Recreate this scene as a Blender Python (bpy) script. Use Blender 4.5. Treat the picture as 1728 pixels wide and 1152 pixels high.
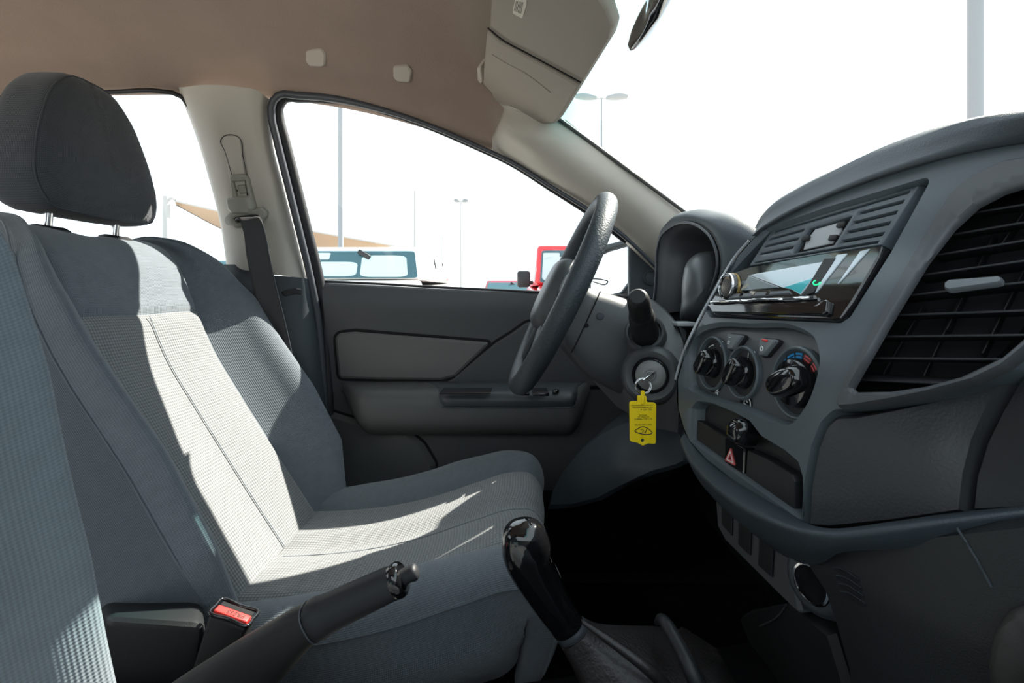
import bpy, bmesh, math, random
import numpy as np
from mathutils import Vector, Matrix, geometry

random.seed(7)
C = bpy.context.scene.collection
for ob in list(bpy.data.objects):
    bpy.data.objects.remove(ob)

# ---------------------------------------------------------------- camera, sky, sun, exposure
H = 1.25                       # eye height above the ground; the eye is at X = Y = 0
F, CX, HY = 850.0, 864.0, 495.0  # focal length, centre column and horizon row, in pixels of the 1728 x 1152 photograph
scene = bpy.context.scene
cam = bpy.data.cameras.new('camera')
cam.sensor_width = 36.0
cam.lens = F / 1728 * 36.0
cam.shift_y = -(576 - HY) / 1728
cam.clip_start = 0.02
cam.clip_end = 500
camo = bpy.data.objects.new('camera', cam)
camo.location = (0, 0, H)
camo.rotation_euler = (math.radians(90), 0, 0)
C.objects.link(camo)
scene.camera = camo

world = bpy.data.worlds.new('world')
scene.world = world
world.use_nodes = True
bg = world.node_tree.nodes['Background']
bg.inputs[0].default_value = (0.83, 0.93, 1.0, 1)
bg.inputs[1].default_value = 2.0

SUN = Vector((0.77, 0.62, 1.0))
sl = bpy.data.lights.new('sun', 'SUN')
sl.energy = 17.5
sl.angle = math.radians(0.53)
sl.color = (1.0, 0.93, 0.82)
so = bpy.data.objects.new('sun', sl)
so.location = (6, 5, 12)
so.rotation_euler = SUN.to_track_quat('Z', 'Y').to_euler()
C.objects.link(so)

scene.view_settings.view_transform = 'Standard'
scene.view_settings.look = 'None'
scene.view_settings.exposure = 0.0
scene.view_settings.gamma = 1.0
scene.view_settings.use_curve_mapping = False
scene.cycles.use_denoising = True
scene.cycles.max_bounces = 8
scene.cycles.diffuse_bounces = 4
scene.cycles.transparent_max_bounces = 12

# ---------------------------------------------------------------- points and surfaces
def at(px, py, Y):
    """The world point that lies at depth Y behind pixel (px, py) of the photograph."""
    return Vector(((px - CX) / F * Y, Y, H - (py - HY) / F * Y))

def V(x, y, z):
    """Car coordinates: x forward, y to the driver's side, z relative to the eye."""
    return Vector((x, y, z + H))

def smooth_table(xs, ys, n=160):
    P = catmull([(a, b, 0) for a, b in zip(xs, ys)], n)
    return P[:, 0].copy(), P[:, 1].copy()

def interp(x, xs, ys):
    return float(np.interp(x, xs, ys))

def SX(fx, y0=.18, y1=1.5):
    def s(px, py):
        k, m = (px - CX) / F, -(py - HY) / F
        g = lambda Y: k * Y - fx(Y, m * Y)
        n = 60
        a = y0
        ga = g(a)
        for i in range(1, n + 1):
            b = y0 + (y1 - y0) * i / n
            gb = g(b)
            if ga < 0 <= gb:
                for _ in range(26):
                    c = .5 * (a + b)
                    if g(c) < 0: a = c
                    else: b = c
                break
            a, ga = b, gb
        return at(px, py, .5 * (a + b))
    return s

def SY(fy):
    def s(px, py):
        Y = 1.2
        for _ in range(14):
            Y = fy((px - CX) / F * Y, -(py - HY) / F * Y)
        return at(px, py, Y)
    return s

def SP(a, b, c):
    """Plane through three world points."""
    n = (b - a).cross(c - a)
    o = Vector((0, 0, H))
    def s(px, py):
        d = at(px, py, 1) - o
        return o + d * (n.dot(a - o) / n.dot(d))
    return s

def SR(ctrl, lam=1e-6):
    """Smooth surface through control points (px, py, Y)."""
    P = np.array([c[:2] for c in ctrl], float) / 400.
    w = np.array([1. / c[2] for c in ctrl])
    n = len(P)
    def U(d2):
        return np.where(d2 > 1e-12, d2 * np.log(d2 + 1e-20), 0.)
    d2 = ((P[:, None] - P[None]) ** 2).sum(-1)
    A = np.zeros((n + 3, n + 3))
    A[:n, :n] = U(d2) + lam * np.eye(n)
    A[:n, n] = 1; A[:n, n + 1:] = P
    A[n, :n] = 1; A[n + 1:, :n] = P.T
    sol = np.linalg.solve(A, np.concatenate([w, np.zeros(3)]))
    def s(px, py):
        q = np.array([px, py]) / 400.
        v = (U(((P - q) ** 2).sum(-1)) * sol[:n]).sum() + sol[n] + sol[n + 1:] @ q
        return at(px, py, 1. / v)
    return s

def normal_at(s, px, py, e=2.0):
    p = s(px, py)
    a = s(px + e, py) - s(px - e, py)
    b = s(px, py + e) - s(px, py - e)
    n = a.cross(b)
    if n.length < 1e-12: n = Vector((0, -1, 0))
    n.normalize()
    if n.dot(Vector((0, 0, H)) - p) < 0: n.negate()
    return p, n

def frame_at(s, px, py):
    p, n = normal_at(s, px, py)
    u = (s(px + 2, py) - s(px - 2, py))
    u = (Vector((0, -1, 0)) - n * n.dot(Vector((0, -1, 0))))
    u.normalize()
    v = n.cross(u)
    if v.z < 0: v.negate()
    return p, u, v, n

# ---------------------------------------------------------------- mesh helpers
ORIG = {}

def link(name, verts, faces, mat, parent=None, smooth=True, uvs=None, sharp=None):
    vs = [Vector(v) for v in verts]
    lo = Vector([min(v[i] for v in vs) for i in range(3)])
    hi = Vector([max(v[i] for v in vs) for i in range(3)])
    c = Vector(((lo.x + hi.x) / 2, (lo.y + hi.y) / 2, lo.z))
    me = bpy.data.meshes.new(name)
    me.from_pydata([v - c for v in vs], [], faces)
    if uvs is not None:
        ul = me.uv_layers.new(name='uv')
        for l in me.loops:
            ul.data[l.index].uv = uvs[l.vertex_index]
    if smooth:
        me.polygons.foreach_set('use_smooth', [True] * len(me.polygons))
        if sharp: 
            try: me.set_sharp_from_angle(angle=math.radians(sharp))
            except Exception: pass
    me.materials.append(mat)
    me.update()
    o = bpy.data.objects.new(name, me)
    o.location = c
    C.objects.link(o)
    ORIG[o.name] = c
    if parent is not None:
        o.parent = parent
        o.matrix_parent_inverse = Matrix.Translation(-ORIG[parent.name])
    return o

def tag(o, label=None, cat=None, group=None, kind=None):
    for k, v in (('label', label), ('category', cat), ('group', group), ('kind', kind)):
        if v: o[k] = v
    return o

def thing(name, loc, label, cat, group=None, kind=None):
    o = bpy.data.objects.new(name, None)
    o.location = loc
    o.empty_display_size = .05
    C.objects.link(o)
    ORIG[o.name] = Vector(loc)
    return tag(o, label, cat, group, kind)

def copy_tree(o, off, parent=None):
    """A copy of a thing with copies of its parts and sub-parts, moved by off."""
    c = o.copy()
    C.objects.link(c)
    if parent is None:
        c.location = o.location + off
    else:
        c.parent = parent
    for ch in list(o.children):
        copy_tree(ch, off, c)
    return c

def catmull(pts, n, closed=False):
    P = np.array([tuple(p) for p in pts], float)
    m = len(P)
    if m == 2 and not closed:
        t = np.linspace(0, 1, n)[:, None]
        return P[0] * (1 - t) + P[1] * t
    if closed:
        Q = np.vstack([P[-1], P, P[0], P[1]])
        segs = m
    else:
        Q = np.vstack([2 * P[0] - P[1], P, 2 * P[-1] - P[-2]])
        segs = m - 1
    d = np.array([np.linalg.norm(Q[i + 2] - Q[i + 1]) for i in range(segs)])
    d = np.maximum(d, 1e-9)
    cum = np.concatenate([[0], np.cumsum(d)])
    ts = np.linspace(0, cum[-1], n, endpoint=not closed)
    out = []
    for t in ts:
        i = min(int(np.searchsorted(cum, t, side='right')) - 1, segs - 1)
        u = (t - cum[i]) / d[i]
        p0, p1, p2, p3 = Q[i], Q[i + 1], Q[i + 2], Q[i + 3]
        # centripetal-like tangents
        d0 = max(np.linalg.norm(p1 - p0), 1e-9); d1 = d[i]; d2 = max(np.linalg.norm(p3 - p2), 1e-9)
        m1 = ((p1 - p0) / d0 * d1 + (p2 - p1) / d1 * d0) / (d0 + d1) * d1
        m2 = ((p2 - p1) / d1 * d2 + (p3 - p2) / d2 * d1) / (d1 + d2) * d1
        h = u * u * (3 - 2 * u)
        out.append((2 * u**3 - 3 * u**2 + 1) * p1 + (u**3 - 2 * u**2 + u) * m1 + h * p2 + (u**3 - u**2) * m2)
    return np.array(out)

def grid(name, rows, mat, parent=None, nu=None, nv=None, thick=0., closed_u=False, smooth=True, cap=False):
    nu = nu or len(rows[0]); nv = nv or len(rows)
    A = np.array([catmull(r, nu, closed_u) for r in rows])
    B = np.array([catmull(A[:, j], nv) for j in range(nu)])
    G = B.transpose(1, 0, 2)          # nv, nu, 3
    if closed_u:
        L = np.linalg.norm(np.diff(np.concatenate([G, G[:, :1]], 1), axis=1), axis=2)
        us = np.concatenate([[0], np.cumsum(L.mean(0))])[:-1]
    else:
        us = np.concatenate([[0], np.cumsum(np.linalg.norm(np.diff(G, axis=1), axis=2).mean(0))])
    vs = np.concatenate([[0], np.cumsum(np.linalg.norm(np.diff(G, axis=0), axis=2).mean(1))])
    verts = G.reshape(-1, 3).tolist()
    uv = [(us[j], vs[i]) for i in range(nv) for j in range(nu)]
    faces = []
    for i in range(nv - 1):
        for j in range(nu if closed_u else nu - 1):
            k = (j + 1) % nu
            faces.append((i * nu + j, i * nu + k, (i + 1) * nu + k, (i + 1) * nu + j))
    if cap and closed_u:
        faces.append(tuple(range(nu))[::-1])
        faces.append(tuple((nv - 1) * nu + j for j in range(nu)))
    o = link(name, verts, faces, mat, parent, smooth, uv, 50 if cap else None)
    if thick:
        m = o.modifiers.new('solid', 'SOLIDIFY')
        m.thickness = thick; m.offset = -1
    return o

def ring_pts(c, u, v, n, pw=2.0):
    out = []
    for i in range(n):
        a = 2 * math.pi * i / n
        ca, sa = math.cos(a), math.sin(a)
        out.append(c + u * (math.copysign(abs(ca) ** (2 / pw), ca)) + v * (math.copysign(abs(sa) ** (2 / pw), sa)))
    return out

def loft(name, secs, mat, parent=None, n=24, nv=None, pw=2.0, cap=True):
    """secs: (centre, u, v) ellipse axes of each section."""
    rows = [ring_pts(Vector(s[0]), Vector(s[1]), Vector(s[2]), n, s[3] if len(s) > 3 else pw) for s in secs]
    return grid(name, rows, mat, parent, nu=n, nv=nv or len(rows), closed_u=True, cap=cap)

def tube(name, path, r, mat, parent=None, n=10, m=None, closed=False, flat=1.0, up=None):
    """A round (or flattened) tube along a path; r a number or a list."""
    m = m or len(path)
    P = [Vector(p) for p in catmull(path, m, closed)]
    rr = r if not isinstance(r, (list, tuple)) else None
    rows = []
    prev = None
    for i, p in enumerate(P):
        a = P[(i - 1) % m] if (closed or i > 0) else P[i]
        b = P[(i + 1) % m] if (closed or i < m - 1) else P[i]
        t = (b - a).normalized()
        ref = prev if prev is not None else (up or (Vector((0, 0, 1)) if abs(t.z) < .9 else Vector((1, 0, 0))))
        u = (ref - t * ref.dot(t)).normalized()
        prev = u
        v = t.cross(u)
        R = rr if rr is not None else float(np.interp(i / (m - 1), np.linspace(0, 1, len(r)), r))
        rows.append(ring_pts(p, u * R, v * R * flat, n))
    verts = [q for row in rows for q in row]
    faces = []
    mm = m if closed else m - 1
    for i in range(mm):
        for j in range(n):
            k = (j + 1) % n; i2 = (i + 1) % m
            faces.append((i * n + j, i * n + k, i2 * n + k, i2 * n + j))
    if not closed:
        faces.append(tuple(range(n))[::-1]); faces.append(tuple((m - 1) * n + j for j in range(n)))
    return link(name, verts, faces, mat, parent, True, None, 60)

def lathe(name, prof, o, axis, mat, parent=None, n=28, sharp=40, ux=None, sx=1.0, cap=True):
    """prof: (radius, height along axis)."""
    axis = Vector(axis).normalized()
    ref = ux or (Vector((0, 0, 1)) if abs(axis.z) < .9 else Vector((1, 0, 0)))
    u = (ref - axis * ref.dot(axis)).normalized(); v = axis.cross(u)
    verts, faces = [], []
    for r, h in prof:
        for j in range(n):
            a = 2 * math.pi * j / n
            verts.append(Vector(o) + axis * h + u * (r * math.cos(a)) + v * (r * sx * math.sin(a)))
    for i in range(len(prof) - 1):
        for j in range(n):
            k = (j + 1) % n
            faces.append((i * n + j, i * n + k, (i + 1) * n + k, (i + 1) * n + j))
    if cap: faces.append(tuple(range(n))[::-1]); faces.append(tuple((len(prof) - 1) * n + j for j in range(n)))
    return link(name, verts, faces, mat, parent, True, None, sharp)

def rbox(name, c, size, mat, parent=None, bevel=.003, axes=None, seg=2):
    bm = bmesh.new()
    bmesh.ops.create_cube(bm, size=1)
    ax = axes or (Vector((1, 0, 0)), Vector((0, 1, 0)), Vector((0, 0, 1)))
    for v in bm.verts:
        v.co = Vector([v.co[i] * size[i] for i in range(3)])
    b = min(bevel, min(size) * .45)
    bmesh.ops.bevel(bm, geom=bm.edges[:], offset=b, segments=seg, affect='EDGES', profile=.5)
    verts = [Vector(c) + ax[0] * v.co.x + ax[1] * v.co.y + ax[2] * v.co.z for v in bm.verts]
    bm.verts.index_update()
    faces = [[v.index for v in f.verts] for f in bm.faces]
    bm.free()
    return link(name, verts, faces, mat, parent, True, None, 35)

def hull8(name, lo, hi, mat, parent=None, bevel=.03, seg=3):
    """Box from four bottom and four top corners, edges rounded."""
    bm = bmesh.new()
    vs = [bm.verts.new(p) for p in list(lo) + list(hi)]
    for f in ((3, 2, 1, 0), (4, 5, 6, 7), (0, 1, 5, 4), (1, 2, 6, 5), (2, 3, 7, 6), (3, 0, 4, 7)):
        bm.faces.new([vs[i] for i in f])
    bmesh.ops.recalc_face_normals(bm, faces=bm.faces[:])
    if bevel: bmesh.ops.bevel(bm, geom=bm.edges[:], offset=bevel, segments=seg, affect='EDGES', profile=.5)
    bm.verts.index_update()
    verts = [v.co.copy() for v in bm.verts]
    faces = [[v.index for v in f.verts] for f in bm.faces]
    bm.free()
    return link(name, verts, faces, mat, parent, True, None, 35)

def prism(name, poly, d, mat, parent=None, bevel=.0, seg=2):
    """Polygon (world points, any plane) extruded by vector d."""
    bm = bmesh.new()
    a = [bm.verts.new(p) for p in poly]
    f = bm.faces.new(a)
    r = bmesh.ops.extrude_face_region(bm, geom=[f])
    for v in r['geom']:
        if isinstance(v, bmesh.types.BMVert): v.co += Vector(d)
    bmesh.ops.recalc_face_normals(bm, faces=bm.faces[:])
    if bevel:
        bmesh.ops.bevel(bm, geom=bm.edges[:], offset=bevel, segments=seg, affect='EDGES', profile=.5, clamp_overlap=True)
    bm.verts.index_update()
    verts = [v.co.copy() for v in bm.verts]; faces = [[v.index for v in f.verts] for f in bm.faces]
    bm.free()
    return link(name, verts, faces, mat, parent, True, None, 35)

def area2(p):
    return .5 * sum(p[i][0] * p[(i + 1) % len(p)][1] - p[(i + 1) % len(p)][0] * p[i][1] for i in range(len(p)))

def inside(p, poly):
    x, y = p
    c = False
    j = len(poly) - 1
    for i in range(len(poly)):
        xi, yi = poly[i]; xj, yj = poly[j]
        if (yi > y) != (yj > y) and x < (xj - xi) * (y - yi) / (yj - yi) + xi: c = not c
        j = i
    return c

def fillet(pts, r, k=5):
    """Rounds the corners of a closed polygon; r a number or one per corner."""
    out = []
    n = len(pts)
    for i in range(n):
        R = r[i] if isinstance(r, (list, tuple)) else r
        p = Vector(pts[i]); a = Vector(pts[i - 1]); b = Vector(pts[(i + 1) % n])
        da, db = (a - p), (b - p)
        if R <= 0 or da.length < 1e-6 or db.length < 1e-6:
            out.append(tuple(p)); continue
        c = max(-1, min(1, da.normalized().dot(db.normalized())))
        ang = math.acos(c)
        if ang > math.radians(170):
            out.append(tuple(p)); continue
        L = min(R / math.tan(ang / 2), da.length * .45, db.length * .45)
        s, e = p + da.normalized() * L, p + db.normalized() * L
        for j in range(k + 1):
            t = j / k
            out.append(tuple(s * (1 - t) ** 2 + p * 2 * t * (1 - t) + e * t * t))
    return out

def dense(poly, step):
    out = []
    n = len(poly)
    for i in range(n):
        a, b = np.array(poly[i], float), np.array(poly[(i + 1) % n], float)
        k = max(1, int(math.ceil(np.linalg.norm(b - a) / step)))
        for j in range(k): out.append(tuple(a + (b - a) * j / k))
    # remove near-duplicates
    res = []
    for p in out:
        if not res or math.hypot(p[0] - res[-1][0], p[1] - res[-1][1]) > .05: res.append(p)
    if math.hypot(res[0][0] - res[-1][0], res[0][1] - res[-1][1]) < .05: res.pop()
    return res

def offset_poly(p, d):
    """Moves a polygon inwards by d (outwards if negative)."""
    n = len(p); s = 1 if area2(p) > 0 else -1
    out = []
    for i in range(n):
        a, b, c = np.array(p[i - 1]), np.array(p[i]), np.array(p[(i + 1) % n])
        e1, e2 = b - a, c - b
        e1 = e1 / (np.linalg.norm(e1) + 1e-12); e2 = e2 / (np.linalg.norm(e2) + 1e-12)
        n1 = np.array([-e1[1], e1[0]]) * s; n2 = np.array([-e2[1], e2[0]]) * s
        m = n1 + n2
        L = np.linalg.norm(m)
        m = m / L if L > 1e-6 else n1
        k = 1 / max(.45, float(m @ n1))
        out.append(tuple(b + m * d * k))
    return out

def ell(cx, cy, rx, ry, n=32, rot=0):
    c, s = math.cos(rot), math.sin(rot)
    return [(cx + rx * math.cos(t) * c - ry * math.sin(t) * s, cy + rx * math.cos(t) * s + ry * math.sin(t) * c)
            for t in [2 * math.pi * i / n for i in range(n)]]

def panel(name, outline, surf, mat, parent=None, holes=(), depth=.012, bev=.002, bpx=2.5, lift=0., step=14, back=None, hole_depth=None):
    """A moulded panel: its outline lies on a surface; rounded edge, rim walls going back by depth."""
    out = dense(outline, step)
    hs = [dense(h, min(step, 8)) for h in holes]
    inn = offset_poly(out, bpx)
    hin = [offset_poly(h, -bpx) for h in hs]
    pts, cons = [], []
    loops = []
    for lp in [inn] + hin:
        i0 = len(pts)
        pts += [Vector(p) for p in lp]
        n = len(lp)
        cons += [(i0 + i, i0 + (i + 1) % n) for i in range(n)]
        loops.append((i0, n))
    lp_arr = np.array([tuple(p) for p in pts])
    xs = [p[0] for p in inn]; ys = [p[1] for p in inn]
    y = min(ys) + step * .5; row = 0
    while y < max(ys):
        x = min(xs) + (step * .5 if row % 2 else 0)
        while x < max(xs):
            if inside((x, y), inn) and not any(inside((x, y), h) for h in hin) and np.min(np.abs(lp_arr - (x, y)).max(1)) > step * .45:
                pts.append(Vector((x, y)))
            x += step
        y += step; row += 1
    vc, _e, fc, ov, _oe, _of = geometry.delaunay_2d_cdt(pts, cons, [], 0, 1e-4)
    verts, faces = [], []
    bdir = None
    nsum = Vector((0, 0, 0))
    for v in vc:
        p, nn = normal_at(surf, v[0], v[1])
        nsum += nn
        verts.append(p + nn * lift)
    nmean = nsum.normalized()
    bdir = Vector(back).normalized() if back is not None else -nmean
    for f in fc:
        e_ = [(vc[f[k]] - vc[f[k - 1]]).length for k in range(len(f))]
        if abs(area2([vc[i] for i in f])) * 2 / max(max(e_), 1e-9) < .04: continue
        c = (sum(vc[i][0] for i in f) / len(f), sum(vc[i][1] for i in f) / len(f))
        if inside(c, inn) and not any(inside(c, h) for h in hin): faces.append(tuple(f))
    o2n = {}
    for ni, ol in enumerate(ov):
        for oi in ol: o2n[oi] = ni
    for li, (lp, (i0, n)) in enumerate(zip([out] + hs, loops)):
        base = len(verts)
        dd = depth if li == 0 or hole_depth is None else (hole_depth[li - 1] if isinstance(hole_depth, (list, tuple)) else hole_depth)
        for p in lp:
            q, nn = normal_at(surf, p[0], p[1])
            verts.append(q + nn * (lift - bev))
        for p in lp:
            q, nn = normal_at(surf, p[0], p[1])
            verts.append(q + nn * (lift - bev) + bdir * dd)
        for i in range(n):
            j = (i + 1) % n
            a, b = o2n.get(i0 + i), o2n.get(i0 + j)
            if a is not None and b is not None and a != b: faces.append((a, b, base + j, base + i))
            faces.append((base + i, base + j, base + n + j, base + n + i))
    return link(name, verts, faces, mat, parent, True, None, 50)

def strip(name, px, surf, w, mat, parent=None, lift=.0005, closed=False, n=40):
    """A raised line (stitching, mark, edge) laid on a surface along pixel points; w its radius in metres."""
    P = catmull([(p[0], p[1], 0) for p in px], n, closed)
    pts = []
    for p in P:
        q, nn = normal_at(surf, p[0], p[1])
        pts.append(q + nn * lift)
    return tube(name, pts, w, mat, parent, n=6, closed=closed)

def text(name, s, o, xd, yd, size, mat, parent, ext=.00015, align='CENTER'):
    cu = bpy.data.curves.new(name, 'FONT')
    cu.body = s; cu.size = size; cu.extrude = ext; cu.align_x = align; cu.align_y = 'CENTER'
    cu.resolution_u = 3
    t = bpy.data.objects.new(name + '_source', cu)
    C.objects.link(t)
    dg = bpy.context.evaluated_depsgraph_get()
    me = bpy.data.meshes.new_from_object(t.evaluated_get(dg))
    xd = Vector(xd).normalized(); yd = Vector(yd).normalized(); zd = xd.cross(yd)
    vs = [Vector(o) + xd * v.co.x + yd * v.co.y + zd * v.co.z for v in me.vertices]
    fs = [list(p.vertices) for p in me.polygons]
    bpy.data.objects.remove(t); bpy.data.meshes.remove(me); bpy.data.curves.remove(cu)
    return link(name, vs, fs, mat, parent, False)

# ---------------------------------------------------------------- materials
def new_mat(name):
    m = bpy.data.materials.new(name)
    m.use_nodes = True
    nt = m.node_tree
    return m, nt, nt.nodes['Principled BSDF']

def plastic(name, col, rough=.5, grain=900., bump=.12, spec=.5, metal=0., coat=0., var=.0):
    m, nt, b = new_mat(name)
    b.inputs['Base Color'].default_value = (*col, 1)
    b.inputs['Roughness'].default_value = rough
    b.inputs['Specular IOR Level'].default_value = spec
    b.inputs['Metallic'].default_value = metal
    b.inputs['Coat Weight'].default_value = coat
    tc = nt.nodes.new('ShaderNodeTexCoord')
    nz = nt.nodes.new('ShaderNodeTexNoise')
    nz.inputs['Scale'].default_value = grain
    nz.inputs['Detail'].default_value = 2
    nt.links.new(tc.outputs['Object'], nz.inputs['Vector'])
    if bump:
        bp = nt.nodes.new('ShaderNodeBump')
        bp.inputs['Strength'].default_value = bump
        bp.inputs['Distance'].default_value = .001
        nt.links.new(nz.outputs['Fac'], bp.inputs['Height'])
        nt.links.new(bp.outputs['Normal'], b.inputs['Normal'])
    if var:
        n2 = nt.nodes.new('ShaderNodeTexNoise')
        n2.inputs['Scale'].default_value = 14
        n2.inputs['Detail'].default_value = 4
        nt.links.new(tc.outputs['Object'], n2.inputs['Vector'])
        mx = nt.nodes.new('ShaderNodeMixRGB')
        mx.inputs[1].default_value = (*[c * (1 - var) for c in col], 1)
        mx.inputs[2].default_value = (*[c * (1 + var) for c in col], 1)
        nt.links.new(n2.outputs['Fac'], mx.inputs[0])
        nt.links.new(mx.outputs[0], b.inputs['Base Color'])
    return m

def fabric(name, col, period, depth, dark=.6, sx=1.0):
    """Woven cloth: staggered dimples in surface millimetres (uv in metres)."""
    m, nt, b = new_mat(name)
    b.inputs['Roughness'].default_value = .95
    b.inputs['Specular IOR Level'].default_value = .15
    b.inputs['Sheen Weight'].default_value = .25
    b.inputs['Sheen Roughness'].default_value = .5
    tc = nt.nodes.new('ShaderNodeTexCoord')
    sp = nt.nodes.new('ShaderNodeSeparateXYZ')
    nt.links.new(tc.outputs['UV'], sp.inputs[0])
    k = 2 * math.pi / period
    def math_(op, a, c=None):
        n = nt.nodes.new('ShaderNodeMath'); n.operation = op
        for i, x in enumerate((a, c)):
            if x is None: continue
            if isinstance(x, (int, float)): n.inputs[i].default_value = x
            else: nt.links.new(x, n.inputs[i])
        return n.outputs[0]
    U = math_('MULTIPLY', sp.outputs[0], k * sx)
    W = math_('MULTIPLY', sp.outputs[1], k)
    h = math_('MULTIPLY', math_('SINE', math_('ADD', U, W)), math_('SINE', math_('SUBTRACT', U, W)))
    h = math_('ADD', math_('MULTIPLY', h, .5), .5)
    nz = nt.nodes.new('ShaderNodeTexNoise')
    nz.inputs['Scale'].default_value = 60
    nz.inputs['Detail'].default_value = 5
    nt.links.new(tc.outputs['UV'], nz.inputs['Vector'])
    mx = nt.nodes.new('ShaderNodeMixRGB')
    mx.inputs[1].default_value = (*[c * dark for c in col], 1)
    mx.inputs[2].default_value = (*col, 1)
    nt.links.new(h, mx.inputs[0])
    m2 = nt.nodes.new('ShaderNodeMixRGB'); m2.blend_type = 'MULTIPLY'
    m2.inputs[0].default_value = .25
    nt.links.new(mx.outputs[0], m2.inputs[1]); nt.links.new(nz.outputs['Fac'], m2.inputs[2])
    nt.links.new(m2.outputs[0], b.inputs['Base Color'])
    bp = nt.nodes.new('ShaderNodeBump')
    bp.inputs['Strength'].default_value = .7
    bp.inputs['Distance'].default_value = depth
    nt.links.new(h, bp.inputs['Height'])
    nt.links.new(bp.outputs['Normal'], b.inputs['Normal'])
    return m

def glass(name, tint=(.95, .97, .97), band=None, refl=.6):
    m = bpy.data.materials.new(name)
    m.use_nodes = True
    nt = m.node_tree
    nt.nodes.clear()
    out = nt.nodes.new('ShaderNodeOutputMaterial')
    tr = nt.nodes.new('ShaderNodeBsdfTransparent')
    gl = nt.nodes.new('ShaderNodeBsdfGlossy')
    gl.inputs['Roughness'].default_value = 0.0
    lw = nt.nodes.new('ShaderNodeLayerWeight')
    lw.inputs['Blend'].default_value = .5
    pw = nt.nodes.new('ShaderNodeMath'); pw.operation = 'POWER'; pw.inputs[1].default_value = 5
    nt.links.new(lw.outputs['Facing'], pw.inputs[0])
    ma = nt.nodes.new('ShaderNodeMath'); ma.operation = 'MULTIPLY_ADD'
    ma.inputs[1].default_value = refl; ma.inputs[2].default_value = .04
    nt.links.new(pw.outputs[0], ma.inputs[0])
    mix = nt.nodes.new('ShaderNodeMixShader')
    nt.links.new(ma.outputs[0], mix.inputs[0])
    nt.links.new(tr.outputs[0], mix.inputs[1])
    nt.links.new(gl.outputs[0], mix.inputs[2])
    nt.links.new(mix.outputs[0], out.inputs[0])
    tr.inputs[0].default_value = (*tint, 1)
    if band:
        ge = nt.nodes.new('ShaderNodeNewGeometry')
        sp = nt.nodes.new('ShaderNodeSeparateXYZ')
        mr = nt.nodes.new('ShaderNodeMapRange')
        mr.inputs['From Min'].default_value = band[0]; mr.inputs['From Max'].default_value = band[1]
        cm = nt.nodes.new('ShaderNodeMixRGB')
        cm.inputs[1].default_value = (*band[2], 1); cm.inputs[2].default_value = (*tint, 1)
        nt.links.new(ge.outputs['Position'], sp.inputs[0])
        nt.links.new(sp.outputs[0], mr.inputs[0])
        nt.links.new(mr.outputs[0], cm.inputs[0])
        nt.links.new(cm.outputs[0], tr.inputs[0])
    return m

def glow(name, col, s):
    m, nt, b = new_mat(name)
    b.inputs['Base Color'].default_value = (*col, 1)
    b.inputs['Emission Color'].default_value = (*col, 1)
    b.inputs['Emission Strength'].default_value = s
    return m

M = {}
M['dash'] = plastic('dash plastic', (.036, .047, .057), .50, 700, .35)
M['face'] = plastic('centre face plastic', (.088, .108, .122), .40, 1200, .12)
M['pod'] = plastic('vent frame plastic', (.080, .085, .093), .42, 1200, .12)
M['soft'] = plastic('soft pad plastic', (.036, .038, .042), .55, 420, .5)
M['dark'] = plastic('dark plastic', (.012, .0135, .015), .5, 800, .25)
M['black'] = plastic('black plastic', (.008, .008, .009), .55, 800, .2)
M['void'] = plastic('unlit duct plastic', (.004, .004, .005), .9, 300, .0)
M['gloss'] = plastic('gloss black plastic', (.006, .006, .007), .08, 200, .0, coat=.6)
M['chrome'] = plastic('chrome', (.75, .75, .76), .12, 200, .0, metal=1.)
M['steel'] = plastic('brushed steel', (.20, .20, .195), .5, 900, .2, metal=.5)
M['silver'] = plastic('silver plastic', (.42, .44, .46), .32, 600, .05)
M['tab'] = plastic('vent tab plastic', (.15, .165, .18), .3, 600, .05)
M['door'] = plastic('door plastic', (.068, .071, .074), .5, 600, .4)
M['insert'] = plastic('door insert vinyl', (.135, .133, .128), .55, 900, .5)
M['armrest'] = plastic('armrest plastic', (.085, .088, .088), .5, 700, .3)
M['tray'] = plastic('switch panel plastic', (.055, .063, .072), .4, 700, .2)
M['pillar'] = plastic('cream pillar plastic', (.45, .42, .37), .5, 700, .2)
M['headliner'] = plastic('headliner cloth', (.31, .238, .20), .95, 500, .6, spec=.1, var=.08)
M['visor'] = plastic('visor vinyl', (.30, .265, .225), .65, 700, .25)
M['plug'] = plastic('beige plastic', (.48, .43, .37), .5, 700, .1)
M['rubber'] = plastic('black rubber seal', (.012, .013, .016), .55, 500, .2)
M['sealgrey'] = plastic('grey seal lip', (.05, .056, .068), .4, 500, .1)
M['wheel'] = plastic('worn steering wheel rubber', (.032, .040, .047), .48, 330, .9, var=.25)
M['column'] = plastic('column shroud plastic', (.06, .064, .068), .45, 800, .25)
M['carpet'] = plastic('black carpet', (.007, .007, .008), 1.0, 600, 1.0, spec=.05)
M['belt'] = plastic('seat belt webbing', (.030, .030, .032), .6, 1500, .5)
M['beltplastic'] = plastic('grey beige plastic', (.27, .26, .22), .45, 700, .1)
M['leather'] = plastic('boot leather', (.024, .021, .022), .42, 260, .6)
M['red'] = plastic('red plastic', (.78, .045, .04), .4, 700, .05)
M['yellow'] = plastic('yellow plastic', (1.0, .72, .0), .45, 900, .05)
M['ink'] = plastic('dark print', (.03, .02, .015), .6, 900, .0)
M['white'] = plastic('white print', (.75, .76, .75), .6, 900, .0)
M['bluemark'] = plastic('blue print', (.02, .28, .62), .6, 900, .0)
M['redmark'] = plastic('red print', (.62, .10, .10), .6, 900, .0)
M['paper'] = plastic('label paper', (.62, .58, .50), .6, 900, .0)
M['greyshape'] = plastic('dull grey plastic', (.03, .028, .026), .8, 500, .2)
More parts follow.
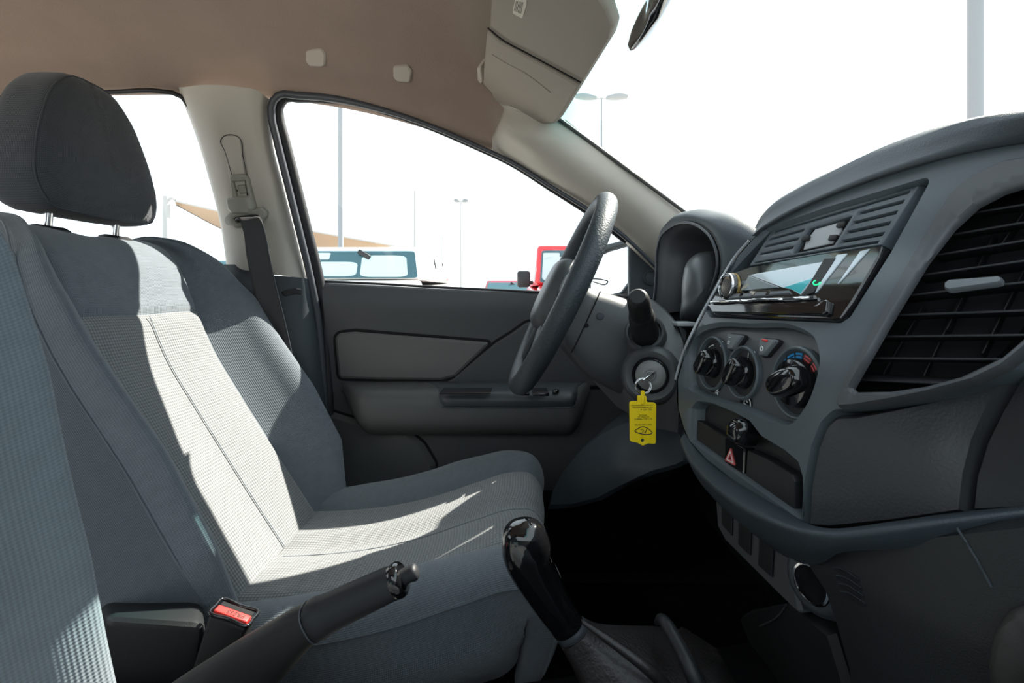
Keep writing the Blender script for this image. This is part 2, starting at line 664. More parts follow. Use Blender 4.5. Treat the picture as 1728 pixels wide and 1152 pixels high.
M['lcd'] = plastic('lcd panel', (.55, .62, .68), .12, 200, .0, coat=.8)  # pale base colour paints the sky reflected in the radio display
M['lcdteal'] = plastic('lcd panel teal', (.04, .46, .52), .12, 200, .0, coat=.8)
M['lcdgrey'] = plastic('lcd panel grey', (.20, .24, .26), .12, 200, .0, coat=.8)
M['green'] = glow('green key light', (.02, .75, .30), 1.0)
M['gold'] = plastic('gold ring', (.55, .38, .14), .3, 300, .0, metal=.8)
M['mirror'] = plastic('mirror glass', (.92, .93, .94), .02, 100, .0, metal=1.)
CLOTH = (.335, .345, .350)
M['dimple'] = fabric('dimpled seat cloth', (.31, .325, .335), .0105, .0018, .45)
M['cloth'] = fabric('seat side cloth', (.205, .237, .268), .0052, .0011, .70)
M['clothdark'] = fabric('seat dark cloth', (.16, .185, .212), .0048, .0009, .6)
M['headcloth'] = fabric('head restraint cloth', (.078, .088, .100), .0048, .0009, .55)
M['glass'] = glass('side glass', (.95, .97, .97))
M['windshield'] = glass('windshield glass', (.94, .975, .97), (.06, .17, (.22, .70, .70)))

# ================================================================ THE SETTING: ground, cab shell, pillars, glass
MID = .53                       # the car's centre line
def S(name, o, label, kind='structure'):
    return tag(o, label, None, None, kind)

M['ground'] = plastic('pale asphalt', (.40, .385, .36), .95, 3, .1, var=.15)
g = link('ground', [(-120, -60, 0), (120, -60, 0), (120, 140, 0), (-120, 140, 0)], [(0, 1, 2, 3)], M['ground'])
S('ground', g, 'pale dusty parking lot ground outside the vehicle')

def roof_row(x, yE, zE, zC, dx=0.):
    d = zC - zE
    half = [(-.022, -.05), (0, 0), (.028, .30), (.085, .62), (.10, .76), (.135, .86), (.24, .94)]
    pts = [V(x + dx * (yE - (yE - o)) / (yE - MID), yE - o, zE + k * d) for o, k in half] + [V(x + dx, MID, zC)]
    return pts + [Vector((p.x, 2 * MID - p.y, p.z)) for p in reversed(pts[:-1])]
roof = [roof_row(-1.75, 1.12, .40, .50), roof_row(-1.4, 1.12, .43, .54), roof_row(-1.15, 1.12, .4387, .55), roof_row(-.85, 1.12, .4546, .552),
        roof_row(-.58, 1.13, .452, .55), roof_row(-.35, 1.135, .424, .545), roof_row(-.194, 1.145, .387, .54),
        roof_row(-.10, 1.15, .357, .535, .04), roof_row(-.03, 1.15, .337, .520, .055), roof_row(.005, 1.08, .381, .49, .04)]
ceil = grid('ceiling', roof, M['headliner'], nu=90, nv=60, thick=-.025)
S('ceiling', ceil, 'brownish grey cloth headliner curving down to the side rails')

hd_ = hull8('trim_9', [V(.045, -.02, .425), V(.085, -.02, .405), V(.085, .98, .405), V(.045, .98, .425)], [V(.03, -.04, .50), V(.08, -.04, .45), V(.08, 1.0, .45), V(.03, 1.0, .50)], M['headliner'], None, .01)
S('trim_9', hd_, 'windscreen header above the sun visor')
rk = rbox('trim_10', V(-.35, 1.32, -.62), (2.7, .06, .62), M['carpet'], bevel=.01)
S('trim_10', rk, 'dark body side below the driver door')
fl = rbox('floor', V(-.35, .53, -.76), (2.9, 1.5, .06), M['carpet'], bevel=.01)
S('floor', fl, 'black carpeted cabin floor')
wr = rbox('wall_rear', V(-1.72, .53, -.4), (.06, 1.42, .84), M['dark'], bevel=.01)
S('wall_rear', wr, 'dark rear bulkhead of the cab behind the seats')
wf = rbox('wall_front', V(1.02, .53, -.36), (.04, 1.5, .86), M['carpet'], bevel=.01)
S('wall_front', wf, 'black firewall under the dashboard')
pd = rbox('door_blocker', V(.15, -.235, -.38), (1.7, .07, .80), M['dash'], bevel=.02)  # unseen closed door, added to keep low light off the lower cabin
S('door_blocker', pd, 'unseen passenger door panel added to block low light')
sill = rbox('trim_1', V(-.35, -.30, -.70), (2.7, .06, .16), M['dark'], bevel=.02)
S('trim_1', sill, 'black door sill under the passenger door')

# ---- B pillar
bp = [
 [(296,140,1.16),(302,147,1.12),(345,143,1.09),(400,146,1.088),(436,153,1.10),(452,166,1.13),(463,157,1.19)],
 [(308,170,1.17),(316,175,1.13),(352,172,1.10),(402,174,1.10),(435,178,1.11),(451,186,1.14),(464,186,1.205)],
 [(330,228,1.19),(338,232,1.15),(366,230,1.12),(412,230,1.12),(440,232,1.125),(455,236,1.15),(462,240,1.21)],
 [(352,300,1.21),(358,303,1.17),(382,302,1.14),(428,302,1.14),(455,304,1.145),(472,308,1.17),(480,310,1.22)],
 [(372,380,1.23),(377,383,1.19),(398,382,1.16),(444,383,1.16),(472,385,1.165),(492,388,1.19),(500,390,1.23)],
 [(383,455,1.24),(387,458,1.20),(404,459,1.17),(456,463,1.17),(486,466,1.175),(510,469,1.20),(518,470,1.24)]]
bpo = grid('trim_2', [[at(*p) for p in r] for r in bp], M['pillar'], nu=40, nv=40)
S('trim_2', bpo, 'cream plastic centre pillar cover between the side windows')
bsurf = SR([p for r in bp for p in r[1:6]])
fr_ = panel('slider_slot', fillet([(373,229),(405,228),(418,330),(430,352),(404,352),(393,330)], 8), bsurf, M['pillar'], bpo, lift=.0012, depth=.003, bev=.0012, bpx=1.5, step=8)
strip('slider_slot_groove', [(392,296),(380,255),(373,236),(378,230),(398,229),(405,234),(410,262),(418,300)], bsurf, .0009, M['dark'], bpo, lift=.001, n=50)
lo_rows = [[(382,457,1.235),(388,462,1.19),(420,463,1.165),(470,465,1.17),(512,469,1.19),(528,472,1.22),(532,474,1.26)],
           [(384,520,1.24),(394,522,1.20),(425,523,1.17),(478,524,1.175),(518,526,1.20),(534,528,1.23),(538,530,1.27)],
           [(392,600,1.25),(405,602,1.21),(440,603,1.175),(492,604,1.18),(528,606,1.20),(544,607,1.235),(548,608,1.27)],
           [(402,720,1.25),(420,720,1.22),(460,720,1.19),(508,720,1.19),(542,720,1.21),(556,720,1.24),(560,720,1.27)],
           [(420,900,1.25),(436,900,1.22),(480,900,1.20),(524,900,1.20),(552,900,1.22),(562,900,1.25),(566,900,1.27)]]
lo = grid('trim_3', [[at(*p) for p in r] for r in lo_rows], M['dash'], nu=36, nv=40)
S('trim_3', lo, 'dark lower centre pillar cover behind the driver seat')
losurf = SR([p for r in lo_rows for p in r[1:6]])
panel('finger_recess', fillet([(474,492),(500,486),(512,488),(514,498),(498,496),(480,500)], 3), losurf, M['black'], lo, lift=.0012, depth=.002, bev=.0005, bpx=1, step=8)

# ---- rear side door and its glass
rd = grid('door_2', [[V(-1.75, 1.20, .03), V(-1.2, 1.20, .05), V(-.8, 1.20, .052), V(-.60, 1.20, .052)],
                     [V(-1.75, 1.17, -.02), V(-1.2, 1.17, .0), V(-.8, 1.17, .0), V(-.58, 1.17, .0)],
                     [V(-1.75, 1.2, -.3), V(-1.2, 1.2, -.3), V(-.8, 1.2, -.3), V(-.5, 1.2, -.3)],
                     [V(-1.75, 1.22, -.75), V(-1.2, 1.22, -.75), V(-.8, 1.22, -.75), V(-.45, 1.22, -.75)]], M['dash'], nu=20, nv=24, thick=.03)
S('door_2', rd, 'dark rear side door trim seen past the driver seat shoulder')
rw = [V(-1.75, 1.15, .42), V(-1.2, 1.15, .435), V(-.85, 1.155, .45), V(-.60, 1.16, .448), V(-.53, 1.18, .30), V(-.50, 1.22, .05), V(-.8, 1.22, .05), V(-1.75, 1.22, .03)]
rg = link('window_2', rw, [tuple(range(len(rw)))], M['glass'], None, False)
S('window_2', rg, 'clear rear side window beside the head restraint')
rt = tube('trim_4', [at(-260, 181, 1.115), at(-60, 169, 1.115), at(100, 160, 1.115), at(200, 155, 1.115), at(270, 154, 1.118), at(304, 161, 1.13), at(325, 190, 1.15), at(346, 245, 1.165)], .0055, M['rubber'], None, n=8, m=40)
S('trim_4', rt, 'black seal along the top of the rear side window')

# ---- A pillar
ap = [[(838,160,1.12),(850,168,1.09),(880,180,1.06),(937,198,1.068),(1001,247,1.10),(1071,301,1.13),(1136,351,1.16),(1201,403,1.195)],
      [(856,186,1.10),(868,194,1.08),(905,203,1.065),(940,206,1.07),(1000,251,1.095),(1070,304,1.125),(1135,353,1.155),(1200,405,1.19)],
      [(848,207,1.108),(860,214,1.085),(897,232,1.07),(935,246,1.075),(1000,288,1.10),(1066,335,1.13),(1126,386,1.16),(1190,440,1.20)],
      [(838,227,1.138),(850,233,1.12),(890,258,1.115),(928,284,1.12),(1000,327,1.14),(1060,367,1.165),(1116,420,1.19),(1175,475,1.22)],
      [(828,241,1.175),(842,248,1.155),(882,274,1.16),(920,300,1.168),(1000,350,1.185),(1056,392,1.205),(1108,444,1.225),(1160,500,1.24)],
      [(822,249,1.195),(838,256,1.18),(880,282,1.185),(918,308,1.192),(998,358,1.208),(1054,400,1.228),(1106,452,1.246),(1158,507,1.26)]]
apo = grid('trim_5', [[at(*p) for p in r] for r in ap], M['pillar'], nu=60, nv=24, thick=.01)
S('trim_5', apo, 'cream windscreen pillar cover sloping down to the dashboard')
asurf = SR([p for r in ap for p in r])
tube('pillar_joint', [at(868,195,1.078), at(860,214,1.083), at(850,233,1.117), at(842,247,1.152)], .0013, M['sealgrey'], apo, n=6, m=16)
wb = tube('trim_6', [at(925,186,1.05), at(940,198,1.055), at(1001,243,1.082), at(1071,295,1.108), at(1137,344,1.136), at(1205,396,1.165)], .0045, M['black'], None, n=8, m=30)
S('trim_6', wb, 'thin black windscreen edge along the sloping pillar')

# ---- door opening seals
def path(px): return [at(*p) for p in px]
sp_ = [(556,860,1.235),(545,640,1.235),(534,520,1.225),(524,470,1.21),(505,390,1.185),(484,305,1.165),(466,232,1.145),(458,195,1.135),(460,172,1.13),(472,160,1.13),(500,157,1.132),(560,162,1.135),(640,180,1.14),(720,206,1.146),(800,240,1.154),(860,268,1.16),(930,308,1.17),(1000,352,1.185),(1060,398,1.205),(1110,446,1.225)]
sp_ = [(x, y + (4 if x < 900 else 7), Y - (.008 if x < 900 else .014)) if x >= 500 and y < 450 and i > 8 else (x, y, Y) for i, (x, y, Y) in enumerate(sp_)]
ws = tube('trim_7', path(sp_), [.0085] * 9 + [.006, .0055, .005, .005, .005, .005], M['sealgrey'], None, n=10, m=120)
S('trim_7', ws, 'grey rubber weatherstrip around the driver door opening')
sp2 = [(566,860,1.26),(553,640,1.262),(545,520,1.255),(538,472,1.245),(518,390,1.215),(497,305,1.19),(479,235,1.17),(470,200,1.158),(470,178,1.153),(480,166,1.15),(505,163,1.15),(562,167,1.152),(640,184,1.157),(720,211,1.163),(800,245,1.17),(860,273,1.178),(930,313,1.19),(1000,358,1.205),(1056,401,1.225)]
sp2 = [(x, y + (3 if x < 900 else 7), Y - (.008 if x < 900 else .012)) if x >= 505 and y < 450 and i > 9 else (x, y, Y) for i, (x, y, Y) in enumerate(sp2)]
ws2 = tube('trim_8', path(sp2), [.0135] * 8 + [.0085, .006, .005, .005, .005, .0055, .006], M['rubber'], None, n=10, m=120)
S('trim_8', ws2, 'black window frame of the driver door')

# ---- driver door
DT = smooth_table([-.75, -.45, -.32, -.22, -.12, -.07, -.03, 0., .03], [1.25, 1.258, 1.262, 1.258, 1.25, 1.243, 1.233, 1.235, 1.25])
def doorY(x, z):
    return interp(z, *DT)
DS = SY(doorY)
body = [(537,475),(620,478.5),(720,484),(820,489),(905,493),(1000,498),(1075,504),(1130,520),(1170,700),(1160,960),(566,960),(556,780),(549,620)]
door = panel('door_1', body, DS, M['door'], None, depth=.06, bev=.006, bpx=5, step=18)
S('door_1', door, 'dark grey driver door trim with armrest and inset panel')
ins = fillet([(566,562),(600,559),(700,567),(828,577),(768,634),(745,640),(650,639),(573,637)], [14,6,0,4,14,10,0,8])
wav = fillet([(838,577),(864,561),(886,545),(912,536),(960,532),(1090,540),(1090,652),(740,650),(766,638),(805,604)], 5)
panel('insert_seam', offset_poly(dense(ins, 10), -4.5), DS, M['void'], door, lift=.003, depth=.006, bev=.001, bpx=1, step=12)
panel('wave_seam', offset_poly(dense(wav, 10), -4.5), DS, M['void'], door, lift=.003, depth=.006, bev=.001, bpx=1, step=12)
tag(panel('insert_panel', ins, DS, M['insert'], door, lift=.008, depth=.008, bev=.004, bpx=4, step=14), 'lighter grey inset panel with pointed front end')
panel('wave_panel', wav, DS, M['door'], door, lift=.007, depth=.008, bev=.003, bpx=3, step=14)
spk = fillet([(550,690),(600,706),(660,718),(690,726),(716,748),(736,782),(720,860),(640,880),(560,880)], [8,10,10,10,14,12,20,20,10])
panel('pocket_seam', offset_poly(dense(spk, 10), -4), DS, M['void'], door, lift=.003, depth=.006, bev=.001, bpx=1, step=12)
tag(panel('speaker_panel', spk, DS, M['armrest'], door, lift=.012, depth=.012, bev=.008, bpx=8, step=12), 'plain rounded lower panel behind the armrest')

def smooth(t): t = max(0, min(1, t)); return t * t * (3 - 2 * t)
rows = []
for i in range(34):
    x = -.428 + (.195 + .428) * i / 33
    e = (smooth((x + .435) / .10) ** .6) * (smooth((.20 - x) / .06) ** .6)
    e = max(e, .03)
    pr = [(0, -.219), (.05 * e, -.222), (.078 * e, -.229), (.092 * e, -.242 * 1), (.098 * e, -.219 - .055 * e), (.09 * e, -.219 - .088 * e), (.055 * e, -.219 - .118 * e), (0, -.219 - .135 * e)]
    rows.append([V(x, 1.262 - dy, min(z, -.219)) for dy, z in pr])
tag(grid('armrest', rows, M['armrest'], door, nu=40, nv=90), 'long armrest bulging from the door')
rows = []
for i in range(30):
    x = -.212 + (.178 + .212) * i / 29
    e = (smooth((x + .216) / .07) ** .5) * (smooth((.182 - x) / .05) ** .5)
    e = max(e, .05)
    pr = [(.02, -.217), (.05 * e + .01, -.2185), (.082 * e, -.2235), (.100 * e, -.233), (.107 * e, -.246), (.101 * e, -.262)]
    rows.append([V(x, 1.262 - dy, z) for dy, z in pr])
tr_ = grid('switch_panel', rows, M['tray'], door, nu=30, nv=80)
tube('switch_panel_edge', [V(-.212 + .39 * i / 39, 1.262 - .104 * max(.05, (smooth((-.212 + .39 * i / 39 + .216) / .07) ** .5) * (smooth((.182 - (-.212 + .39 * i / 39)) / .05) ** .5)), -.2625) for i in range(40)], .0016, M['sealgrey'], door, n=6)
def topplate(name, px0, px1, py0, py1, mat, par, z=-.2205, h=.003, bev=.001):
    # a small flat piece set in the top of the armrest
    y0, y1 = (-z) * F / (py1 - HY), (-z) * F / (py0 - HY)
    ym = .5 * (y0 + y1)
    x0, x1 = (px0 - CX) / F * ym, (px1 - CX) / F * ym
    return rbox(name, V((x0 + x1) / 2, ym, z), (x1 - x0, y1 - y0, h), mat, par, bev)
topplate('pull_recess_shade', 745, 829, 655, 664, M['void'], door, -.2185)  # flat dark plate painted in for the shade inside the pull recess
topplate('window_switch', 878, 893, 657, 665, M['gloss'], door, -.2185, .006, .0015)
topplate('window_switch', 898, 925, 656, 666, M['gloss'], door, -.2185, .006, .0015)
lathe('mirror_dial', [(.0, .0), (.008, .0), (.008, .004), (.006, .006), (0, .006)], at(938, 661, 1.165), (0, 0, 1), M['gloss'], door, n=16)

tube('belt_seal', [DS(*q) + Vector((0, .004, .001)) for q in body[:8]], .0032, M['rubber'], door, n=8, m=50)
# mirror patch, tweeter, outside mirror
SD = SP(at(1060,400,1.235), at(1112,446,1.235), at(1062,505,1.245))
panel('mirror_patch', fillet([(1061,400),(1086,420),(1128,460),(1150,520),(1110,520),(1062,507)], 4), SD, M['dash'], door, depth=.02, bev=.003, bpx=3)
p, u, v, n = frame_at(SD, 1098, 468)
tw = lathe('tweeter_cover', [(.019, 0), (.019, .004), (.017, .005), (.0165, .0035), (.014, .0035), (.0135, .005), (0, .006)], p, n, M['dash'], door, n=32)
SM_ = SP(at(1005,425,1.50), at(1060,405,1.42), at(1050,495,1.385))
hs = fillet([(985,430),(1020,412),(1056,403),(1068,404),(1070,440),(1067,475),(1050,496),(1010,505),(985,505)], [10,8,6,4,10,10,10,10,10])
mg = fillet([(990,436),(1022,421),(1054,412),(1060,414),(1062,442),(1059,474),(1046,492),(1010,500),(990,500)], [8,8,6,4,8,8,8,8,8])
tag(panel('outside_mirror_housing', hs, SM_, M['dash'], door, holes=[mg], depth=.09, bev=.004, bpx=2, step=10), 'outside mirror shell seen through the glass')
panel('outside_mirror_glass', offset_poly(dense(mg, 8), -2), SM_, M['mirror'], door, lift=-.012, depth=.003, bev=.001, bpx=1)

# window glass and windscreen
gp = [(538,474,1.25),(516,390,1.22),(494,305,1.195),(476,235,1.172),(467,200,1.16),(466,180,1.154),(476,165,1.15),(505,161,1.15),(562,165,1.152),(640,182,1.157),(720,209,1.163),(800,243,1.17),(860,271,1.178),(930,311,1.19),(1000,356,1.205),(1062,404,1.228),(1064,506,1.25),(905,494,1.25),(720,486,1.25)]
gv = [at(p[0], p[1], p[2] + .006) for p in gp]
wg = link('window_1', gv, [tuple(range(len(gv)))], M['glass'], None, False)
S('window_1', wg, 'clear driver door window')
def wsz(x, y): return .415 - .59 * (x - .05) - .10 * (y - MID) ** 2
rows = [[V(x, y, wsz(x, y)) for y in [-.14 + 1.30 * j / 8 + (.05 * max(0, x) * (j / 4 - 1)) for j in range(9)]] for x in [.0, .12, .25, .4, .55, .7, .85, .98]]
wsg = grid('window_3', rows, M['windshield'], None, nu=30, nv=30)
S('window_3', wsg, 'windscreen with blue green shade band along its top')
# outside skin of the door and front wing so that no light leaks in
fw = rbox('wall_left', V(.66, 1.32, -.40), (.66, .05, .80), M['dark'], bevel=.01)
S('wall_left', fw, 'dark inner side of the front wing beyond the dashboard')

# ================================================================ SEATS
def seat(name, label, yc, back, cush, pb, pc, wi, wb, headz=None, tab=False):
    base = Vector((cush[0][0] + .2, yc, -.73 + H))
    T = thing(name, base, label, 'seat', 'front seats')
    def curve(c, n=60):
        P = catmull([(a, 0, b) for a, b in c], n)
        tg = np.gradient(P, axis=0)
        tg /= np.linalg.norm(tg, axis=1)[:, None]
        return P, tg
    tt = np.linspace(0, 1, 60)
    # --- backrest
    P, tg = curve(back)
    nB = np.stack([tg[:, 2], 0 * tg[:, 0], -tg[:, 0]], 1)
    def half(t):
        w = interp(t, [k[0] for k in wb], [k[1] for k in wb])
        p = interp(t, [k[0] for k in pb], [k[1] for k in pb])
        i = min(wi, w - .028)
        b = interp(t, [0, .78, .92, 1], [1, 1, .55, .25])
        m = (i + w) / 2
        return [(0, -.002), (i * .35, .002), (i * .75, .004), (i - .012, .002), (i, -.006),
                (i + .016, p * .13), (i + (w - i) * .42, p * .46), (i + (w - i) * .74, p * .90), (w - .009, p * .98), (w + .002, p * .5),
                (w + .006, -.03 * b), (w + .005, -.075 * b), (w - .02, -.105 * b), (w * .5, -.118 * b), (0, -.122 * b)]
    S0 = .625   # cross seam between insert and upper panel
    def pt(i, dy, off, sgn, t):
        o = off - (.006 * math.exp(-((t - S0) / .012) ** 2) if abs(dy) < wi else 0)
        q = P[i] + nB[i] * o
        return Vector((q[0], yc + sgn * dy, q[2] + H))
    def part(nm, ks, t0, t1, mat, nu, sides=(1, -1), mirror=False, nv=60, parent=T):
        res = []
        for s in ((1,) if mirror else sides):
            rows = []
            for i in range(60):
                t = tt[i]
                if t < t0 - 1e-6 or t > t1 + 1e-6: continue
                h = half(t)
                if mirror:
                    r = [pt(i, h[k][0], h[k][1], -1, t) for k in reversed(ks) if k != 0] + [pt(i, h[k][0], h[k][1], 1, t) for k in ks]
                else:
                    r = [pt(i, h[k][0], h[k][1], s, t) for k in ks]
                rows.append(r)
            res.append(grid(nm, rows, mat, parent, nu=nu, nv=nv))
        return res
    bk = part('backrest', [0, 1, 2, 3, 4], tt[37], 1, M['cloth'], 60, mirror=True)[0]
    tag(bk, 'plain upper backrest panel')
    ic = part('backrest_insert', [0, 1, 2, 3, 4], 0, tt[37], M['dimple'], 70, mirror=True)[0]
    tag(ic, 'dimpled centre panel of the backrest')
    part('back_bolster', [4, 5, 6, 7, 8, 9], 0, 1, M['cloth'], 26)
    part('back_side', [9, 10, 11, 12], 0, 1, M['clothdark'], 20)
    part('back_shell', [12, 13, 14], 0, 1, M['clothdark'], 20, mirror=True)
    # seams: cross seam, long centre seam, bolster piping
    def seam(nm, f, t0, t1, r=.0011, n=50):
        pts = []
        for j in range(n):
            t = t0 + (t1 - t0) * j / (n - 1)
            i = t * 59; a = int(min(58, i)); u = i - a
            h1, h2 = half(tt[a]), half(tt[a + 1])
            dy, off, s = f(t, h1)
            q = (P[a] + nB[a] * off) * (1 - u) + (P[a + 1] + nB[a + 1] * off) * u
            pts.append(Vector((q[0], yc + s * dy, q[2] + H)))
        return tube(nm, pts, r, M['cloth'], T, n=6)
    seam('centre_seam', lambda t, h: (.008, .0005, 1), .0, .62, .0009)
    for s in (1, -1):
        seam('bolster_seam', lambda t, h, s=s: (h[9][0] + .0005, h[9][1], s), .06, .86, .0013)
        seam('insert_seam', lambda t, h, s=s: (h[4][0], h[4][1] + .0008, s), .03, .93, .0012)
    # --- cushion
    Pc, tc = curve(cush)
    nC = np.stack([-tc[:, 2], 0 * tc[:, 0], tc[:, 0]], 1)
    def halfc(t):
        w = interp(t, [0, .2, .8, 1], [.235, .25, .25, .235])
        p = interp(t, [k[0] for k in pc], [k[1] for k in pc])
        i = min(wi + .005, w - .05)
        b = interp(t, [0, .6, .8, 1], [1, 1, .5, .15])
        return [(0, -.004), (i * .3, .002), (i * .75, .004), (i - .015, .004), (i, -.003),
                (i + .016, p * .55), (i + .034, p * .95), (w - .02, p * .9), (w - .004, p * .45), (w + .002, -.005 * b),
                (w + .004, -.04 * b), (w + .001, -.09 * b), (w - .03, -.13 * b)]
    def ptc(i, dy, off, s):
        q = Pc[i] + nC[i] * off
        return Vector((q[0], yc + s * dy, q[2] + H))
    def partc(nm, ks, mat, nu, mirror=False):
        for s in ((1,) if mirror else (1, -1)):
            rows = []
            for i in range(60):
                h = halfc(tt[i])
                if mirror: r = [ptc(i, h[k][0], h[k][1], -1) for k in reversed(ks) if k != 0] + [ptc(i, h[k][0], h[k][1], 1) for k in ks]
                else: r = [ptc(i, h[k][0], h[k][1], s) for k in ks]
                rows.append(r)
            o = grid(nm, rows, mat, T, nu=nu, nv=70)
        return o
    tag(partc('cushion', [0, 1, 2, 3, 4], M['dimple'], 60, True), 'dimpled seat cushion top')
    partc('cushion_bolster', [4, 5, 6, 7, 8, 9], M['cloth'], 24)
    partc('cushion_side', [9, 10, 11, 12], M['clothdark'], 16)
    pts = []
    for j in range(4, 50):
        q = Pc[j] - nC[j] * .0025
        pts.append(Vector((q[0], yc - .02, q[2] + H)))
    tube('cushion_seam', pts, .0016, M['clothdark'], T, n=6)
    for s in (1, -1):
        tube('cushion_bolster_seam', [ptc(j, halfc(tt[j])[9][0] + .0003, halfc(tt[j])[9][1], s) for j in range(5, 56)], .0013, M['clothdark'], T, n=6)
    # --- base and rails
    z0 = min(b for a, b in cush)
    xs, xe = cush[0][0], max(a for a, b in cush)
    rbox('seat_base', Vector(((xs + xe) / 2 - .02, yc, z0 - .07 + H)), (xe - xs - .10, .40, .12), M['black'], T, .03)
    for s in (1, -1):
        rbox('seat_rail', Vector(((xs + xe) / 2, yc + s * .18, -.71 + H)), (xe - xs, .04, .05), M['black'], T, .008)
        rbox('seat_leg', Vector((xs + .08, yc + s * .18, (z0 - .70) / 2 - .03 + H)), (.04, .03, abs(z0 + .70) + .02), M['black'], T, .006)
        rbox('seat_leg', Vector((xe - .08, yc + s * .18, (z0 - .70) / 2 - .03 + H)), (.04, .03, abs(z0 + .70) + .02), M['black'], T, .006)
    # --- head restraint
    if headz is not None:
        hx, hz = headz
        rows = []
        N = 44
        hp = [(0, .124), (.045, .119), (.078, .092), (.108, .035), (.130, -.035), (.135, -.082), (.118, -.116), (.06, -.124), (0, -.125), (-.06, -.124), (-.118, -.116), (-.135, -.082), (-.130, -.035), (-.108, .035), (-.078, .092), (-.045, .119)]
        HP = catmull([(p_[0], 0, p_[1]) for p_ in hp], N, True)
        ks = [.05, .55, .80, .92, .98, 1.0, 1.0, .995, .985, .96, .91, .82, .66, .35, .04]
        xs_ = [-.056, -.055, -.050, -.042, -.032, -.018, .0, .016, .028, .038, .046, .051, .055, .058, .059]
        for i in range(15):
            row = []
            for j in range(N):
                yy = HP[j][0] * ks[i]; zz = (HP[j][2] + .02) * ks[i] - .02
                row.append(Vector((hx + xs_[i] - .12 * zz, yc + .005 + yy, hz + zz + H)))
            rows.append(row)
        hd = grid('head_restraint', rows, M['headcloth'], T, nu=N, nv=30, closed_u=True, cap=True)
        sm = [r + Vector((.0004, 0, 0)) for r in rows[9]]
        tube('head_restraint_seam', sm, .0014, M['headcloth'], hd, n=6, closed=True)
        for s in (1, -1):
            px = hx + .012
            tube('head_restraint_post', [Vector((px - .01, yc + .005 + s * .07, hz - .23 + H)), Vector((px + .004, yc + .005 + s * .07, hz - .08 + H))], .0075, M['chrome'], T, n=14)
            zc = hz - .152 + H
            lathe('post_collar', [(0, -.012), (.026, -.012), (.029, -.004), (.027, .004), (.018, .008), (0, .008)], (px + .002, yc + .005 + s * .07, zc), (.15, 0, 1), M['black'], T, n=24)
    if tab:
        tg_ = prism('seat_tag', [at(94,650,.64), at(99,648,.64), at(119,680,.645), at(123,699,.645), at(114,692,.64), at(104,670,.64)], (0, -.002, 0), M['paper'], T)
        tag(tg_, 'small torn tag at the seam of the side bolster')
    return T

yD = .89
back_d = [(-.405, -.452), (-.455, -.375), (-.515, -.28), (-.565, -.20), (-.61, -.125), (-.655, -.02), (-.690, .06), (-.720, .092), (-.762, .104), (-.805, .086), (-.822, .04)]
cush_d = [(-.44, -.452), (-.35, -.450), (-.25, -.440), (-.15, -.418), (-.06, -.388), (.0, -.371), (.038, -.374), (.056, -.40), (.056, -.44), (.042, -.49), (.02, -.53)]
drv = seat('driver_seat', 'grey cloth driver seat with dimpled centre panels in patchy sunlight', yD, back_d, cush_d,
     [(0, .05), (.12, .088), (.3, .10), (.5, .092), (.62, .08), (.74, .05), (.84, .018), (1, 0)],
     [(0, .02), (.2, .03), (.5, .038), (.68, .026), (.8, .012), (1, .0)], .155,
     [(0, .225), (.12, .25), (.62, .25), (.72, .23), (.8, .19), (.88, .162), (1, .13)], (-.772, .255), tab=True)
back_p = [(-.348, -.46), (-.375, -.38), (-.405, -.28), (-.427, -.19), (-.447, -.08), (-.463, .02), (-.483, .10), (-.515, .16), (-.565, .18), (-.605, .15), (-.615, .09)]
cush_p = [(-.40, -.42), (-.32, -.40), (-.22, -.365), (-.12, -.345), (-.03, -.352), (.05, -.372), (.10, -.39), (.13, -.42), (.135, -.46), (.12, -.50), (.10, -.54)]
psg = seat('passenger_seat', 'grey cloth passenger seat, its backrest edge close at the left border', .16, back_p, cush_p,
     [(0, .05), (.12, .08), (.3, .09), (.5, .085), (.62, .07), (.74, .04), (.84, .012), (1, 0)],
     [(0, .02), (.2, .03), (.5, .038), (.68, .026), (.8, .012), (1, .0)], .165,
     [(0, .225), (.12, .245), (.62, .245), (.72, .225), (.8, .19), (.88, .162), (1, .13)], (-.56, .33))
# recliner cover beside the driver seat
rc = hull8('recliner_cover', [at(160,1180,.60), at(330,1180,.60), at(330,1150,.66), at(180,1150,.66)],
           [at(172,1040,.575), at(350,1052,.575), at(345,1012,.66), at(165,1005,.66)], M['dark'], drv, .014)
tag(rc, 'black plastic hinge cover low between the seats')
hw = rbox('recliner_lever', at(585, 850, 1.16), (.05, .03, .05), M['black'], drv, .01, axes=(Vector((.7, 0, -.7)), Vector((0, 1, 0)), Vector((.7, 0, .7))))

# ================================================================ SEAT BELT
T = thing('seat_belt', at(420, 385, 1.10), 'black seat belt hanging from the cream pillar anchor', 'seat belt')
p, u, v, n = frame_at(bsurf, 408, 326)
pl_ = panel('slider_guide', fillet([(391,300),(396,294),(414,293),(420,300),(428,334),(425,340),(400,340),(396,332)], 3), bsurf, M['beltplastic'], T, holes=[fillet([(397,306),(416,305),(422,330),(403,331)], 1.5)], lift=.010, depth=.012, bev=.003, bpx=2, step=6)
panel('slider_latch', fillet([(400,312),(415,311),(419,326),(406,327)], 3), bsurf, M['beltplastic'], pl_, lift=.004, depth=.006, bev=.002, bpx=1.5, step=6)
panel('slider_recess', [(396,304),(418,303),(424,332),(402,333)], bsurf, M['void'], pl_, lift=.001, depth=.002, bev=.0005, bpx=1, step=8)
panel('anchor_cap', fillet([(393,333),(425,331),(430,352),(426,361),(402,361),(396,352)], 4), bsurf, M['beltplastic'], T, lift=.022, depth=.022, bev=.004, bpx=3, step=6)
ds = fillet([(388,366),(396,357),(430,352),(441,348),(450,356),(451,366),(444,376),(436,379),(420,376),(404,384),(392,382),(387,374)], 6)
